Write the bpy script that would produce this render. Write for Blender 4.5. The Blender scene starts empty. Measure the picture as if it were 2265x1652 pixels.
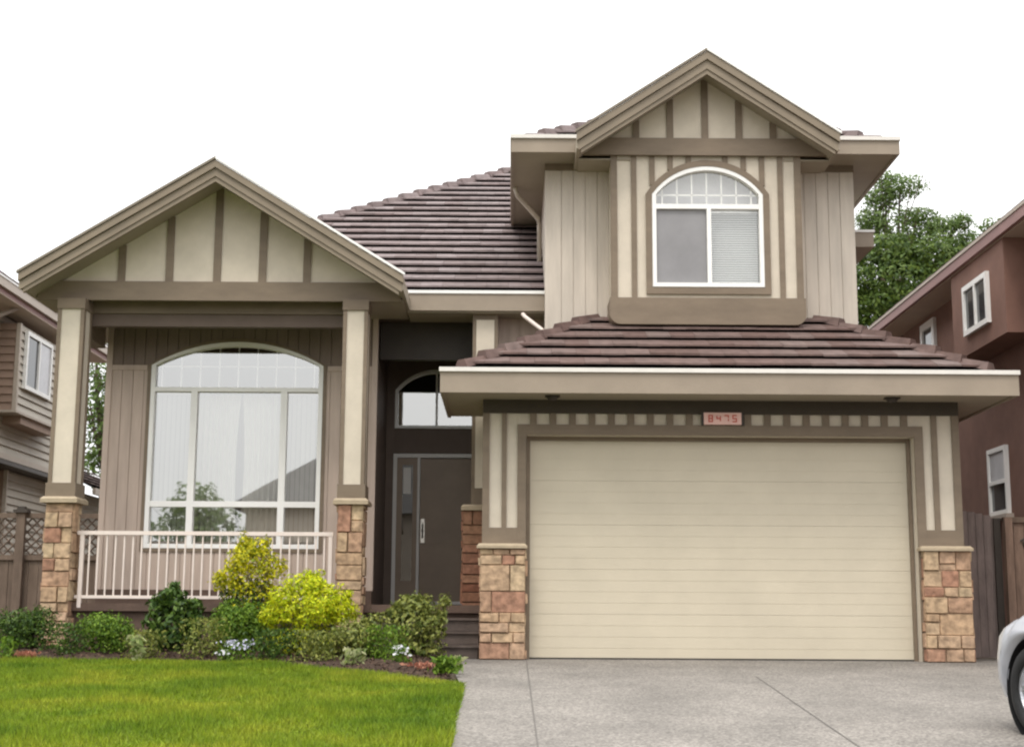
import bpy, bmesh, math, random
import numpy as np
from mathutils import Vector, Matrix
random.seed(7); RNG = np.random.default_rng(11)
SC = bpy.context.scene; COL = SC.collection
R = math.radians

# ------------------------------------------------------------------ camera
F, CX, CY = 3200.0, 1132.5, 826.0            # focal length and centre in units of a 2265 px wide picture
PITCH, ROLL, EYE = math.atan((1375-826)/3200.0), R(.35), .45
cam = bpy.data.cameras.new('camera'); camo = bpy.data.objects.new('camera', cam); COL.objects.link(camo)
cam.sensor_fit = 'HORIZONTAL'; cam.sensor_width = 36; cam.lens = 36*F/2265
cam.clip_start = .1; cam.clip_end = 3000
camo.matrix_world = Matrix.Translation((0, 0, EYE)) @ Matrix.Rotation(math.pi/2+PITCH, 4, 'X') @ Matrix.Rotation(ROLL, 4, 'Z')
SC.camera = camo
_M = (Matrix.Rotation(math.pi/2+PITCH, 3, 'X') @ Matrix.Rotation(ROLL, 3, 'Z'))
def at(px, py, Y):
    d = _M @ Vector(((px-CX)/F, -(py-CY)/F, -1)); k = Y/d.y
    return d.x*k, d.z*k+EYE

# ------------------------------------------------------------------ materials
def nodes(name):
    m = bpy.data.materials.new(name); m.use_nodes = True
    nt = m.node_tree; return m, nt, nt.nodes['Principled BSDF'], nt.nodes['Material Output']
def ramp(nt, stops, interp='LINEAR'):
    r = nt.nodes.new('ShaderNodeValToRGB'); r.color_ramp.interpolation = interp
    el = r.color_ramp.elements
    while len(el) < len(stops): el.new(.5)
    for e, (p, c) in zip(el, stops): e.position = p; e.color = (*c, 1)
    return r
def mat(name, col, rough=.6, var=.12, scale=3.0, bump=0.0, bscale=60.0, stretch=(1, 1, 1), spec=.3, metal=0.0):
    m, nt, b, out = nodes(name); N = nt.nodes; L = nt.links
    tc = N.new('ShaderNodeTexCoord'); mp = N.new('ShaderNodeMapping'); mp.inputs['Scale'].default_value = stretch
    L.new(tc.outputs['Object'], mp.inputs['Vector'])
    n = N.new('ShaderNodeTexNoise'); n.inputs['Scale'].default_value = scale; n.inputs['Detail'].default_value = 6; n.inputs['Roughness'].default_value = .65
    L.new(mp.outputs['Vector'], n.inputs['Vector'])
    c = Vector(col); r = ramp(nt, [(.3, tuple(c*(1-var))), (.7, tuple(Vector([min(1, v) for v in c*(1+var)])))])
    L.new(n.outputs['Fac'], r.inputs['Fac']); L.new(r.outputs['Color'], b.inputs['Base Color'])
    b.inputs['Roughness'].default_value = rough; b.inputs['Specular IOR Level'].default_value = spec; b.inputs['Metallic'].default_value = metal
    if bump:
        n2 = N.new('ShaderNodeTexNoise'); n2.inputs['Scale'].default_value = bscale; n2.inputs['Detail'].default_value = 4
        L.new(mp.outputs['Vector'], n2.inputs['Vector'])
        bp = N.new('ShaderNodeBump'); bp.inputs['Strength'].default_value = bump; bp.inputs['Distance'].default_value = .02
        L.new(n2.outputs['Fac'], bp.inputs['Height']); L.new(bp.outputs['Normal'], b.inputs['Normal'])
    return m
def island_mat(name, cols, rough=.7, mottle=.25, mscale=25, trans=0.0, bump=0.0, spec=.25):
    m, nt, b, out = nodes(name); N = nt.nodes; L = nt.links
    g = N.new('ShaderNodeNewGeometry')
    r = ramp(nt, [(i/max(1, len(cols)-1), c) for i, c in enumerate(cols)])
    L.new(g.outputs['Random Per Island'], r.inputs['Fac'])
    tc = N.new('ShaderNodeTexCoord'); n = N.new('ShaderNodeTexNoise'); n.inputs['Scale'].default_value = mscale; n.inputs['Detail'].default_value = 5
    L.new(tc.outputs['Object'], n.inputs['Vector'])
    r2 = ramp(nt, [(.3, (1-mottle,)*3), (.7, (1+mottle*.6,)*3)])
    L.new(n.outputs['Fac'], r2.inputs['Fac'])
    mx = N.new('ShaderNodeMix'); mx.data_type = 'RGBA'; mx.blend_type = 'MULTIPLY'; mx.inputs[0].default_value = 1
    L.new(r.outputs['Color'], mx.inputs[6]); L.new(r2.outputs['Color'], mx.inputs[7])
    L.new(mx.outputs[2], b.inputs['Base Color'])
    b.inputs['Roughness'].default_value = rough; b.inputs['Specular IOR Level'].default_value = spec
    if bump:
        bp = N.new('ShaderNodeBump'); bp.inputs['Strength'].default_value = bump; bp.inputs['Distance'].default_value = .02
        L.new(n.outputs['Fac'], bp.inputs['Height']); L.new(bp.outputs['Normal'], b.inputs['Normal'])
    if trans:
        t = N.new('ShaderNodeBsdfTranslucent'); L.new(mx.outputs[2], t.inputs['Color'])
        s = N.new('ShaderNodeMixShader'); s.inputs[0].default_value = trans
        L.new(b.outputs[0], s.inputs[1]); L.new(t.outputs[0], s.inputs[2]); L.new(s.outputs[0], out.inputs['Surface'])
    return m
def glass_mat(name, refl=.4, tint=(.94, .94, .92)):
    m, nt, b, out = nodes(name); N = nt.nodes; L = nt.links
    N.remove(b)
    t = N.new('ShaderNodeBsdfTransparent'); t.inputs[0].default_value = (*tint, 1)
    g = N.new('ShaderNodeBsdfGlossy'); g.inputs['Roughness'].default_value = .015; g.inputs[0].default_value = (.99, .985, .96, 1)
    n = N.new('ShaderNodeTexNoise'); n.inputs['Scale'].default_value = 1.2
    bp = N.new('ShaderNodeBump'); bp.inputs['Strength'].default_value = .02; bp.inputs['Distance'].default_value = .05
    L.new(n.outputs['Fac'], bp.inputs['Height']); L.new(bp.outputs['Normal'], g.inputs['Normal'])
    s = N.new('ShaderNodeMixShader'); s.inputs[0].default_value = refl
    L.new(t.outputs[0], s.inputs[1]); L.new(g.outputs[0], s.inputs[2]); L.new(s.outputs[0], out.inputs['Surface'])
    return m
M = dict(
 trim=mat('trim_paint', (.185, .142, .10), .55, .13, 2.0, .12, 40, (1, 1, 3)),
 fascia=mat('fascia_paint', (.29, .238, .182), .45, .10, 1.5, .06, 30),
 soffit=mat('soffit_vinyl', (.33, .285, .22), .6, .06, 3),
 cream=mat('cream_stucco', (.57, .505, .41), .75, .09, 2.5, .25, 140),
 siding=mat('upper_siding_paint', (.52, .46, .39), .6, .12, 2.0, .1, 60, (4, 1, .5)),
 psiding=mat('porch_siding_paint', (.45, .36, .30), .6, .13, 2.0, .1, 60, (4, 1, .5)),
 base=mat('porch_base_board', (.10, .065, .048), .7, .2, 4, .2, 30),
 white=mat('white_vinyl', (.80, .79, .76), .35, .04, 3),
 rail=mat('rail_enamel', (.70, .61, .55), .35, .05, 5),
 gdoor=mat('garage_door_enamel', (.54, .48, .37), .42, .06, 1.2, .1, 160),
 capm=mat('precast_cap', (.36, .29, .20), .7, .12, 9, .3, 50),
 door=mat('front_door_paint', (.25, .19, .14), .35, .1, 3),
 doorframe=mat('door_frame_paint', (.62, .60, .57), .4, .05, 3),
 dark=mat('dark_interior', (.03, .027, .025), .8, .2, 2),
 entry=mat('entry_shade_tint', (.13, .095, .075), .6, .1, 3), frieze=mat('frieze_shadow_tone', (.055, .043, .03), .6, .1, 3),  # entry: shade of the recesses put into the colour; frieze: eave shadow likewise
 lip=mat('gutter_lip_paint', (.66, .63, .58), .4, .06, 4), rakep=mat('rake_board_paint', (.22, .178, .128), .5, .12, 2.0), rlip=mat('rake_flashing_paint', (.2, .17, .13), .5, .1, 3), usiding=mat('porch_upper_shade_tint', (.19, .145, .12), .65, .12, 2.0, .1, 60, (4, 1, .5)),  # usiding: psiding darkened, the shade at the porch top painted in
 blackp0=mat('rubber_seal', (.05, .045, .04), .7, .1, 10), darkbrown=mat('dark_brown_trim', (.05, .04, .032), .5, .15, 3),
 metal=mat('brushed_nickel', (.6, .58, .54), .25, .05, 10, metal=1.0),
 steps=mat('painted_step_wood', (.095, .072, .06), .6, .3, 6, .2, 30),
 mortar=mat('mortar', (.33, .24, .165), .9, .2, 12, .5, 60),
 glass=glass_mat('window_glass', .47), uglass=glass_mat('upper_window_glass', .22), dglass=glass_mat('sidelight_glass', .12, (.5, .5, .5)),
 curtain=mat('curtain_cloth', (.52, .52, .47), .8, .05, 8), curtain2=mat('vertical_blind_slats', (.33, .33, .31), .8, .05, 8),
 blind=mat('blind_slats', (.62, .64, .64), .5, .04, 5), screen=mat('insect_screen', (.25, .245, .25), .8, .12, 1.5),
 room=mat('pale_ceiling_cloth', (.62, .62, .64), .8, .05, 2),
 roof=island_mat('concrete_roof_tiles', [(.14, .106, .10), (.16, .124, .118), (.185, .148, .143), (.15, .11, .104), (.20, .163, .158), (.146, .112, .106)], .75, .22, 7, bump=.4, spec=.25),
 groof=island_mat('garage_roof_tiles', [(.10, .062, .052), (.12, .077, .066), (.145, .10, .088), (.108, .066, .056), (.16, .118, .105), (.11, .07, .06)], .75, .25, 7, bump=.4, spec=.25),
 deck=mat('roof_underlay', (.015, .01, .009), .9, .1, 3),
 stone=island_mat('ledgestone', [(.34, .18, .12), (.42, .29, .18), (.46, .345, .22), (.31, .15, .10), (.49, .38, .25), (.38, .24, .155), (.43, .30, .20)], .9, .42, 13, bump=.9),
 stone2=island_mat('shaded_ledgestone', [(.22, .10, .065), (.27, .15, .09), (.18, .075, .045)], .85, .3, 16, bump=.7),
)

# ------------------------------------------------------------------ mesh builder
def world_loc(o):
    v = Vector((0, 0, 0))
    while o is not None: v += o.location; o = o.parent
    return v
class MB:
    def __init__(s): s.v = []; s.f = []; s.m = []; s.cur = 0
    def poly(s, pts):
        i = len(s.v); s.v += [tuple(p) for p in pts]; s.f.append(tuple(range(i, i+len(pts)))); s.m.append(s.cur)
    def hexa(s, b, t):      # two rings of 4
        i = len(s.v); s.v += [tuple(p) for p in b] + [tuple(p) for p in t]
        for q in ((3, 2, 1, 0), (4, 5, 6, 7), (0, 1, 5, 4), (1, 2, 6, 5), (2, 3, 7, 6), (3, 0, 4, 7)):
            s.f.append(tuple(i+k for k in q)); s.m.append(s.cur)
        return s
    def box(s, x0, x1, y0, y1, z0, z1):
        return s.hexa([(x0, y0, z0), (x1, y0, z0), (x1, y1, z0), (x0, y1, z0)], [(x0, y0, z1), (x1, y0, z1), (x1, y1, z1), (x0, y1, z1)])
    def prism(s, pts, y0, y1):   # xz outline, counter-clockwise seen from -Y
        n = len(pts); i = len(s.v)
        s.v += [(x, y0, z) for x, z in pts] + [(x, y1, z) for x, z in pts]
        s.f.append(tuple(range(i, i+n))); s.f.append(tuple(range(i+2*n-1, i+n-1, -1)))
        for k in range(n):
            j = (k+1) % n; s.f.append((i+j, i+k, i+n+k, i+n+j))
        s.m += [s.cur]*(n+2); return s
    def tube(s, pts, r, n=8):
        pts = [Vector(p) for p in pts]; i = len(s.v); rs = r if isinstance(r, (list, tuple)) else [r]*len(pts)
        for k, p in enumerate(pts):
            d = (pts[min(k+1, len(pts)-1)]-pts[max(k-1, 0)]).normalized()
            a = d.cross(Vector((0, 0, 1)) if abs(d.z) < .9 else Vector((1, 0, 0))).normalized(); b = d.cross(a)
            for q in range(n):
                t = 2*math.pi*q/n; s.v.append(tuple(p+(a*math.cos(t)+b*math.sin(t))*rs[k]))
        for k in range(len(pts)-1):
            for q in range(n):
                s.f.append((i+k*n+q, i+k*n+(q+1) % n, i+(k+1)*n+(q+1) % n, i+(k+1)*n+q)); s.m.append(s.cur)
        s.f.append(tuple(range(i+n-1, i-1, -1))); s.f.append(tuple(range(i+(len(pts)-1)*n, i+len(pts)*n))); s.m += [s.cur]*2
        return s
    def lathe(s, prof, c, axis='y', n=32):  # prof: (radius, offset)
        i = len(s.v); c = Vector(c)
        for r, h in prof:
            for q in range(n):
                t = 2*math.pi*q/n
                o = {'y': (r*math.cos(t), h, r*math.sin(t)), 'z': (r*math.cos(t), r*math.sin(t), h), 'x': (h, r*math.cos(t), r*math.sin(t))}[axis]
                s.v.append(tuple(c+Vector(o)))
        for k in range(len(prof)-1):
            for q in range(n):
                s.f.append((i+k*n+q, i+k*n+(q+1) % n, i+(k+1)*n+(q+1) % n, i+(k+1)*n+q)); s.m.append(s.cur)
        return s
    def build(s, name, mats, parent=None, smooth=False, label=None):
        if not isinstance(mats, (list, tuple)): mats = [mats]
        me = bpy.data.meshes.new(name); off = world_loc(parent) if parent else Vector((0, 0, 0))
        v = [(a-off.x, b-off.y, c-off.z) for a, b, c in s.v]
        me.from_pydata(v, [], s.f)
        for m in mats: me.materials.append(M[m] if isinstance(m, str) else m)
        if len(mats) > 1: me.polygons.foreach_set('material_index', s.m)
        bm = bmesh.new(); bm.from_mesh(me); bmesh.ops.recalc_face_normals(bm, faces=bm.faces); bm.to_mesh(me); bm.free()
        if smooth: me.polygons.foreach_set('use_smooth', [True]*len(me.polygons))
        me.update(); o = bpy.data.objects.new(name, me); COL.objects.link(o)
        if parent: o.parent = parent
        if label: o['label'] = label
        return o
def B(name, m, parent, *boxes, label=None):
    b = MB()
    for q in boxes: b.box(*q)
    return b.build(name, m, parent, label=label)
def thing(name, label, cat, loc=(0, 0, 0), group=None):
    o = bpy.data.objects.new(name, None); COL.objects.link(o); o.location = loc; o.empty_display_size = .3
    return tag(o, label, cat, group)
def tag(o, label, cat, group=None):
    o['label'] = label; o['category'] = cat
    if group: o['group'] = group
    return o
def struct(o, kind='structure', label=None):
    o['kind'] = kind
    if label: o['label'] = label
    return o

# ---- helpers for walls, arches, roofs, stone
def arch_top(c, hw, zs, rise):
    Rr = (hw*hw+rise*rise)/(2*rise); zc = zs+rise-Rr
    return lambda x: zc+math.sqrt(max(0, Rr*Rr-(x-c)**2))
def boards(mb, x0, x1, z0, z1, y, hole=None, pitch=.15, gap=.012, depth=.012, phase=0.0):
    """vertical boards facing -Y; z1 may be a function of x; hole = (xa, xb, zb, topfunction)"""
    zt = z1 if callable(z1) else (lambda x: z1)
    x = x0-phase; cuts = set([x0, x1])
    if hole: cuts |= {hole[0], hole[1]} | {hole[0]+(hole[1]-hole[0])*k/24 for k in range(25)}
    segs = []
    while x < x1:
        segs += [(x, x+pitch-gap, depth), (x+pitch-gap, x+pitch, 0)]; x += pitch
    for a, b, d in segs:
        a, b = max(a, x0), min(b, x1)
        if b-a < 1e-4: continue
        ps = sorted([a, b]+[c for c in cuts if a < c < b])
        for p, q in zip(ps, ps[1:]):
            if q-p < 1e-5: continue
            mid = (p+q)/2; rng = [((z0, z0), (zt(p), zt(q)))]
            if hole and hole[0] < mid < hole[1]:
                rng = [((z0, z0), (hole[2], hole[2])), ((hole[3](p), hole[3](q)), (zt(p), zt(q)))]
            for (la, lb), (ha, hb) in rng:
                if ha-la < 1e-4 and hb-lb < 1e-4: continue
                mb.hexa([(p, y-d, la), (q, y-d, lb), (q, y+.05, lb), (p, y+.05, la)], [(p, y-d, ha), (q, y-d, hb), (q, y+.05, hb), (p, y+.05, ha)])
def boards_x(mb, x, sgn, y0, y1, z0, z1, pitch=.15, gap=.012, depth=.012):
    yy = y0
    while yy < y1:
        a, b = yy, min(y1, yy+pitch-gap)
        mb.box(*sorted((x-sgn*.05, x+sgn*depth)), a, b, z0, z1)
        if b < y1: mb.box(*sorted((x-sgn*.05, x)), b, min(y1, b+gap), z0, z1)
        yy += pitch
def arch_outline(c, hw, zb, zs, rise, n=20):
    f = arch_top(c, hw, zs, rise); pts = [(c-hw, zb), (c-hw, (zb+zs)/2)]
    pts += [(c-hw+2*hw*k/n, f(c-hw+2*hw*k/n)) for k in range(n+1)]
    return pts + [(c+hw, (zb+zs)/2), (c+hw, zb)]
def arch_band(mb, c, hw, zb, zs, rise, w, y0, y1, bottom=True):
    o = arch_outline(c, hw, zb, zs, rise); i = arch_outline(c, hw-w, zb+(w if bottom else 0), zs, max(.02, rise-w))
    n = len(o)
    for k in range(n if bottom else n-1):
        j = (k+1) % n
        mb.hexa([(o[k][0], y0, o[k][1]), (o[j][0], y0, o[j][1]), (o[j][0], y1, o[j][1]), (o[k][0], y1, o[k][1])],
                [(i[k][0], y0, i[k][1]), (i[j][0], y0, i[j][1]), (i[j][0], y1, i[j][1]), (i[k][0], y1, i[k][1])])
def tiles(mb, A, u, n, pitch, L, aL, aR, skip=None, e=.30, w=.31, s0=.045):
    A = Vector(A); u = Vector(u); n = Vector(n)
    P = lambda a, s, h: A+u*a+n*s+Vector((0, 0, pitch*s+h))
    # deck
    k = 12
    for q in range(k):
        sa, sb = L*q/k, L*(q+1)/k
        a0, a1, a2, a3 = aL(sa), aR(sa), aR(sb), aL(sb)
        if a1-a0 > .01: mb.cur = 1; mb.poly([P(a0, sa, 0), P(a1, sa, 0), P(max(a2, a3), sb, 0), P(a3, sb, 0)]); mb.cur = 0
    i = 0
    while s0+i*e < L:
        s = s0+i*e; t = min(s+e+.035, L); lo, hi = aL(max(s, 0)), aR(max(s, 0)); lo2, hi2 = aL(t), aR(t)
        a = lo - random.random()*w
        while a < hi:
            b = a+w-.003
            p0, p1 = min(max(a, lo), hi), min(max(b, lo), hi); q0, q1 = min(max(a, lo2), hi2), min(max(b, lo2), hi2)
            if p1-p0 > .02 and hi2 >= lo2:
                h = .084+random.uniform(-.005, .006); ds = random.uniform(-.008, .008)
                mid = P((p0+p1)/2, s, 0)
                if not (skip and skip(mid)):
                    mb.hexa([P(p0, s+ds, .059), P(p1, s+ds, .059), P(q1, t, .002), P(q0, t, .002)],
                            [P(p0, s+ds, h), P(p1, s+ds, h+random.uniform(-.003, .003)), P(q1, t, .014), P(q0, t, .014)])
            a += w
        i += 1
def caps(mb, P0, P1, l=.36, w=.12, h=.125):
    P0 = Vector(P0); P1 = Vector(P1); D = P1-P0; n = max(1, int(D.length/l)); d = D.normalized()
    sd = d.cross(Vector((0, 0, 1))).normalized()
    for k in range(n):
        a = P0+d*(k*D.length/n-.03); b = P0+d*((k+1)*D.length/n+.04); j = random.uniform(-.012, .012)
        up = Vector((0, 0, 1))
        s = [a-sd*w-up*.03, a-sd*w*.5+up*(h*.75+j), a+sd*w*.5+up*(h*.75+j), a+sd*w-up*.03]
        t = [b-sd*w*.85-up*.05, b-sd*w*.4+up*(h*.2), b+sd*w*.4+up*(h*.2), b+sd*w*.85-up*.05]
        mb.hexa(s, t)
def stones(mb, u0, u1, z0, z1, place):
    """irregular ledgestone on a face; place(u, z, d) -> point, d outwards"""
    z = z0; rects = []
    while z < z1-.02:
        h = random.choice([.12, .16, .2, .26, .32]); h = min(h, z1-z)
        if z1-(z+h) < .06: h = z1-z
        u = u0
        while u < u1-.01:
            wd = random.uniform(.13, .38); wd = min(wd, u1-u)
            if u1-(u+wd) < .08: wd = u1-u
            if h > .2 and random.random() < .45: k = random.uniform(.35, .65); rects += [(u, u+wd, z, z+h*k), (u, u+wd, z+h*k, z+h)]
            else: rects.append((u, u+wd, z, z+h))
            u += wd
        z += h
    for a, b, c, d in rects:
        g = .0025; a += g; b -= g; c += g; d -= g; p = random.uniform(.010, .042); j = lambda: random.uniform(-.004, .008); k = .008
        mb.hexa([place(a, c, 0), place(b, c, 0), place(b, d, 0), place(a, d, 0)],
                [place(a+k, c+k+j(), p+j()), place(b-k-abs(j()), c+k, p+j()), place(b-k, d-k-abs(j()), p+j()), place(a+k+abs(j()), d-k, p+j())])
def stone_pier(name, parent, x0, x1, y0, y1, z0, z1, m='stone'):
    mb = MB(); mb.cur = 1; mb.box(x0, x1, y0, y1, z0, z1); mb.cur = 0
    stones(mb, x0-.02, x1+.02, z0, z1, lambda u, z, d: (u, y0-d, z))
    stones(mb, y0, y1, z0, z1, lambda u, z, d: (x0-d, u, z))
    stones(mb, y0, y1, z0, z1, lambda u, z, d: (x1+d, u, z))
    return mb.build(name, [m, 'mortar'], parent)
def pier_cap(parent, x0, x1, y0, y1, z0, z1):
    mb = MB(); c = .03
    mb.hexa([(x0, y0, z0), (x1, y0, z0), (x1, y1, z0), (x0, y1, z0)], [(x0, y0, z1-c), (x1, y0, z1-c), (x1, y1, z1-c), (x0, y1, z1-c)])
    mb.hexa([(x0, y0, z1-c), (x1, y0, z1-c), (x1, y1, z1-c), (x0, y1, z1-c)], [(x0+c, y0+c, z1), (x1-c, y0+c, z1), (x1-c, y1, z1), (x0+c, y1, z1)])
    return mb.build('pier_cap', 'capm', parent)

# ================================================================== GROUND
def gz(Y):
    if Y >= 18: return 0.0
    if Y >= 3: return -.0532*(18-Y)
    if Y >= 1.5: return -.798-.06*(3-Y)
    return -1.02
M['drive'], nt, b_, out_ = nodes('exposed_aggregate')
tc = nt.nodes.new('ShaderNodeTexCoord')
vo = nt.nodes.new('ShaderNodeTexVoronoi'); vo.inputs['Scale'].default_value = 55
n1 = nt.nodes.new('ShaderNodeTexNoise'); n1.inputs['Scale'].default_value = 1.1; n1.inputs['Detail'].default_value = 8
n2 = nt.nodes.new('ShaderNodeTexNoise'); n2.inputs['Scale'].default_value = 14; n2.inputs['Detail'].default_value = 6
for t_ in (vo, n1, n2): nt.links.new(tc.outputs['Object'], t_.inputs['Vector'])
r1 = ramp(nt, [(0, (.09, .082, .072)), (.45, (.175, .16, .143)), (1, (.29, .268, .24))])
nt.links.new(vo.outputs['Color'], r1.inputs['Fac'])
r2 = ramp(nt, [(.3, (.78, .775, .76)), (.7, (1.13, 1.12, 1.10))]); nt.links.new(n1.outputs['Fac'], r2.inputs['Fac'])
r3 = ramp(nt, [(.35, (.9, .9, .9)), (.65, (1.08, 1.08, 1.08))]); nt.links.new(n2.outputs['Fac'], r3.inputs['Fac'])
m1 = nt.nodes.new('ShaderNodeMix'); m1.data_type = 'RGBA'; m1.blend_type = 'MULTIPLY'; m1.inputs[0].default_value = 1
m2 = nt.nodes.new('ShaderNodeMix'); m2.data_type = 'RGBA'; m2.blend_type = 'MULTIPLY'; m2.inputs[0].default_value = 1
nt.links.new(r1.outputs[0], m1.inputs[6]); nt.links.new(r2.outputs[0], m1.inputs[7])
nt.links.new(m1.outputs[2], m2.inputs[6]); nt.links.new(r3.outputs[0], m2.inputs[7]); nt.links.new(m2.outputs[2], b_.inputs['Base Color'])
bp = nt.nodes.new('ShaderNodeBump'); bp.inputs['Strength'].default_value = .5; bp.inputs['Distance'].default_value = .006
nt.links.new(vo.outputs['Distance'], bp.inputs['Height']); nt.links.new(bp.outputs[0], b_.inputs['Normal']); b_.inputs['Roughness'].default_value = .85
M['soil'] = mat('bark_mulch', (.05, .03, .02), .95, .5, 14, 1.0, 50)
M['earth'] = mat('side_yard_earth', (.10, .08, .055), .95, .4, 3, .5, 20)
M['asphalt'] = mat('asphalt', (.06, .06, .06), .9, .2, 4, .4, 90)
M['joint'] = mat('joint_filler', (.12, .11, .098), .9, .2, 20)
M['kerb'] = mat('kerb_concrete', (.4, .39, .36), .85, .1, 3, .3, 60)
M['turf'] = mat('turf_soil', (.10, .15, .012), .95, .3, 5, .6, 40)

def strip(name, xl, xr, Y0, Y1, lift, m, step=.5):
    """sheet following the ground between xl(Y) and xr(Y)"""
    mb = MB(); ys = [Y0+(Y1-Y0)*k/max(1, round((Y1-Y0)/step)) for k in range(max(1, round((Y1-Y0)/step))+1)]
    ys = sorted(set(ys+[y for y in (1.5, 3, 18) if Y0 < y < Y1]))
    for a, b in zip(ys, ys[1:]): mb.poly([(xl(a), a, gz(a)+lift), (xr(a), a, gz(a)+lift), (xr(b), b, gz(b)+lift), (xl(b), b, gz(b)+lift)])
    return mb.build(name, m)
mb = MB(); ys = [-1500, -60, 1.5, 3, 18, 60, 1500]
for a, b in zip(ys, ys[1:]): mb.poly([(-1500, a, gz(a)-.03), (1500, a, gz(a)-.03), (1500, b, gz(b)-.03), (-1500, b, gz(b)-.03)])
struct(mb.build('ground', 'earth'))
def edge_x(Y):   # left edge of the paved area
    pts = [(0, -1.2), (9, -.40), (10, -.42), (12, -.45), (14.5, -.47), (16, -.60), (18, -.70), (18.3, -.70)]
    for (a, p), (b, q) in zip(pts, pts[1:]):
        if a <= Y <= b: return p+(q-p)*(Y-a)/(b-a)
    return pts[-1][1]
struct(strip('driveway', edge_x, lambda Y: 12.0, 3.0, 19.6, .002, 'drive'))
jm = MB()
for k in range(30):      # saw cut along the garage corner and a diagonal one
    a, b = 17.9-k*.5, 17.9-(k+1)*.5
    jm.poly([(.189, a, gz(a)+.006), (.201, a, gz(a)+.006), (.201, b, gz(b)+.006), (.189, b, gz(b)+.006)])
pa, pb = at(1672, 1488, 15.85), at(1903, 1633, 10.4)
for k in range(12):
    t0, t1 = k/12, (k+1)/12; q = lambda t: (pa[0]+(pb[0]-pa[0])*t, 15.85+(10.4-15.85)*t)
    (xa, ya), (xb, yb) = q(t0), q(t1)
    jm.poly([(xa-.007, ya, gz(ya)+.006), (xa+.007, ya, gz(ya)+.006), (xb+.007, yb, gz(yb)+.006), (xb-.007, yb, gz(yb)+.006)])
struct(jm.build('driveway_joint', 'joint'))
struct(strip('street', lambda Y: -80, lambda Y: 80, -12, 2.6, .004, 'asphalt', 3))
mb = MB(); mb.box(-80, -1.25, 2.6, 2.8, -1.0, -.76); mb.box(12, 80, 2.6, 2.8, -1.0, -.76); struct(mb.build('kerb', 'kerb'))
def bed_front(X):   # where lawn meets the mulch
    pts = [(-14, 16.6), (-6.2, 16.7), (-5, 17.05), (-3, 17.0), (-1.6, 15.7), (-.9, 15.0), (-.3, 14.6), (3, 14.6)]
    for (a, p), (b, q) in zip(pts, pts[1:]):
        if a <= X <= b: return p+(q-p)*(X-a)/(b-a)
    return pts[-1][1]
mb = MB(); nx = 90
for k in range(nx):
    xa, xb = -12+(11.55)*k/nx, -12+(11.55)*(k+1)/nx
    rows = 24
    for j in range(rows):
        ya, yb = 3+(bed_front(xa)-3)*j/rows, 3+(bed_front(xa)-3)*(j+1)/rows; yc, yd = 3+(bed_front(xb)-3)*j/rows, 3+(bed_front(xb)-3)*(j+1)/rows
        cl = lambda x, y: (min(x, edge_x(y)), y, gz(y)+.012)
        mb.poly([cl(xa, ya), cl(xb, yc), cl(xb, yd), cl(xa, yb)])
struct(mb.build('lawn_ground', 'turf'))
mb = MB()
for k in range(nx):
    xa, xb = -12+(11.35)*k/nx, -12+(11.35)*(k+1)/nx
    rr = 8
    def H(x, t):
        y = bed_front(x)-.05+(19.1-bed_front(x))*t; rise = .10*math.sin(min(1, t*2.2)*math.pi/2)+.02*math.sin(x*9+y*7)*min(1, t*5)
        fall = max(0, min(1, (edge_x(min(y, 18.2))-x)/.5)); return (min(x, edge_x(min(y, 18.2))+.02), y, gz(y)+.005+rise*fall)
    for j in range(rr): mb.poly([H(xa, j/rr), H(xb, j/rr), H(xb, (j+1)/rr), H(xa, (j+1)/rr)])
struct(mb.build('garden_bed_soil', 'soil', smooth=True))

# ---- grass blades
def raw_mesh(name, V, Fc, m, k, parent=None):
    me = bpy.data.meshes.new(name); off = world_loc(parent) if parent else Vector((0, 0, 0))
    V = (V-np.array(off)[None, :]).astype(np.float32); nf = len(Fc)
    me.vertices.add(len(V)); me.vertices.foreach_set('co', V.ravel())
    me.loops.add(nf*k); me.loops.foreach_set('vertex_index', Fc.astype(np.int32).ravel())
    me.polygons.add(nf); me.polygons.foreach_set('loop_start', np.arange(0, nf*k, k, dtype=np.int32)); me.polygons.foreach_set('loop_total', np.full(nf, k, dtype=np.int32))
    me.materials.append(M[m] if isinstance(m, str) else m); me.update(calc_edges=True)
    o = bpy.data.objects.new(name, me); COL.objects.link(o)
    if parent: o.parent = parent
    return o
M['grass'], nt, b_, out_ = nodes('grass_blades')
g = nt.nodes.new('ShaderNodeNewGeometry'); n1 = nt.nodes.new('ShaderNodeTexNoise'); n1.inputs['Scale'].default_value = .9; n1.inputs['Detail'].default_value = 7; n1.inputs['Roughness'].default_value = .7
nt.links.new(g.outputs['Position'], n1.inputs['Vector'])
r1 = ramp(nt, [(.34, (.10, .18, .012)), (.5, (.19, .265, .018)), (.64, (.30, .33, .028))]); nt.links.new(n1.outputs['Fac'], r1.inputs['Fac'])
r2 = ramp(nt, [(0, (.5, .5, .5)), (1, (1.4, 1.4, 1.4))]); nt.links.new(g.outputs['Random Per Island'], r2.inputs['Fac'])
mx = nt.nodes.new('ShaderNodeMix'); mx.data_type = 'RGBA'; mx.blend_type = 'MULTIPLY'; mx.inputs[0].default_value = 1
nt.links.new(r1.outputs[0], mx.inputs[6]); nt.links.new(r2.outputs[0], mx.inputs[7]); nt.links.new(mx.outputs[2], b_.inputs['Base Color'])
b_.inputs['Roughness'].default_value = .6; b_.inputs['Specular IOR Level'].default_value = .2
tl = nt.nodes.new('ShaderNodeBsdfTranslucent'); nt.links.new(mx.outputs[2], tl.inputs[0]); ms = nt.nodes.new('ShaderNodeMixShader'); ms.inputs[0].default_value = .35
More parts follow.
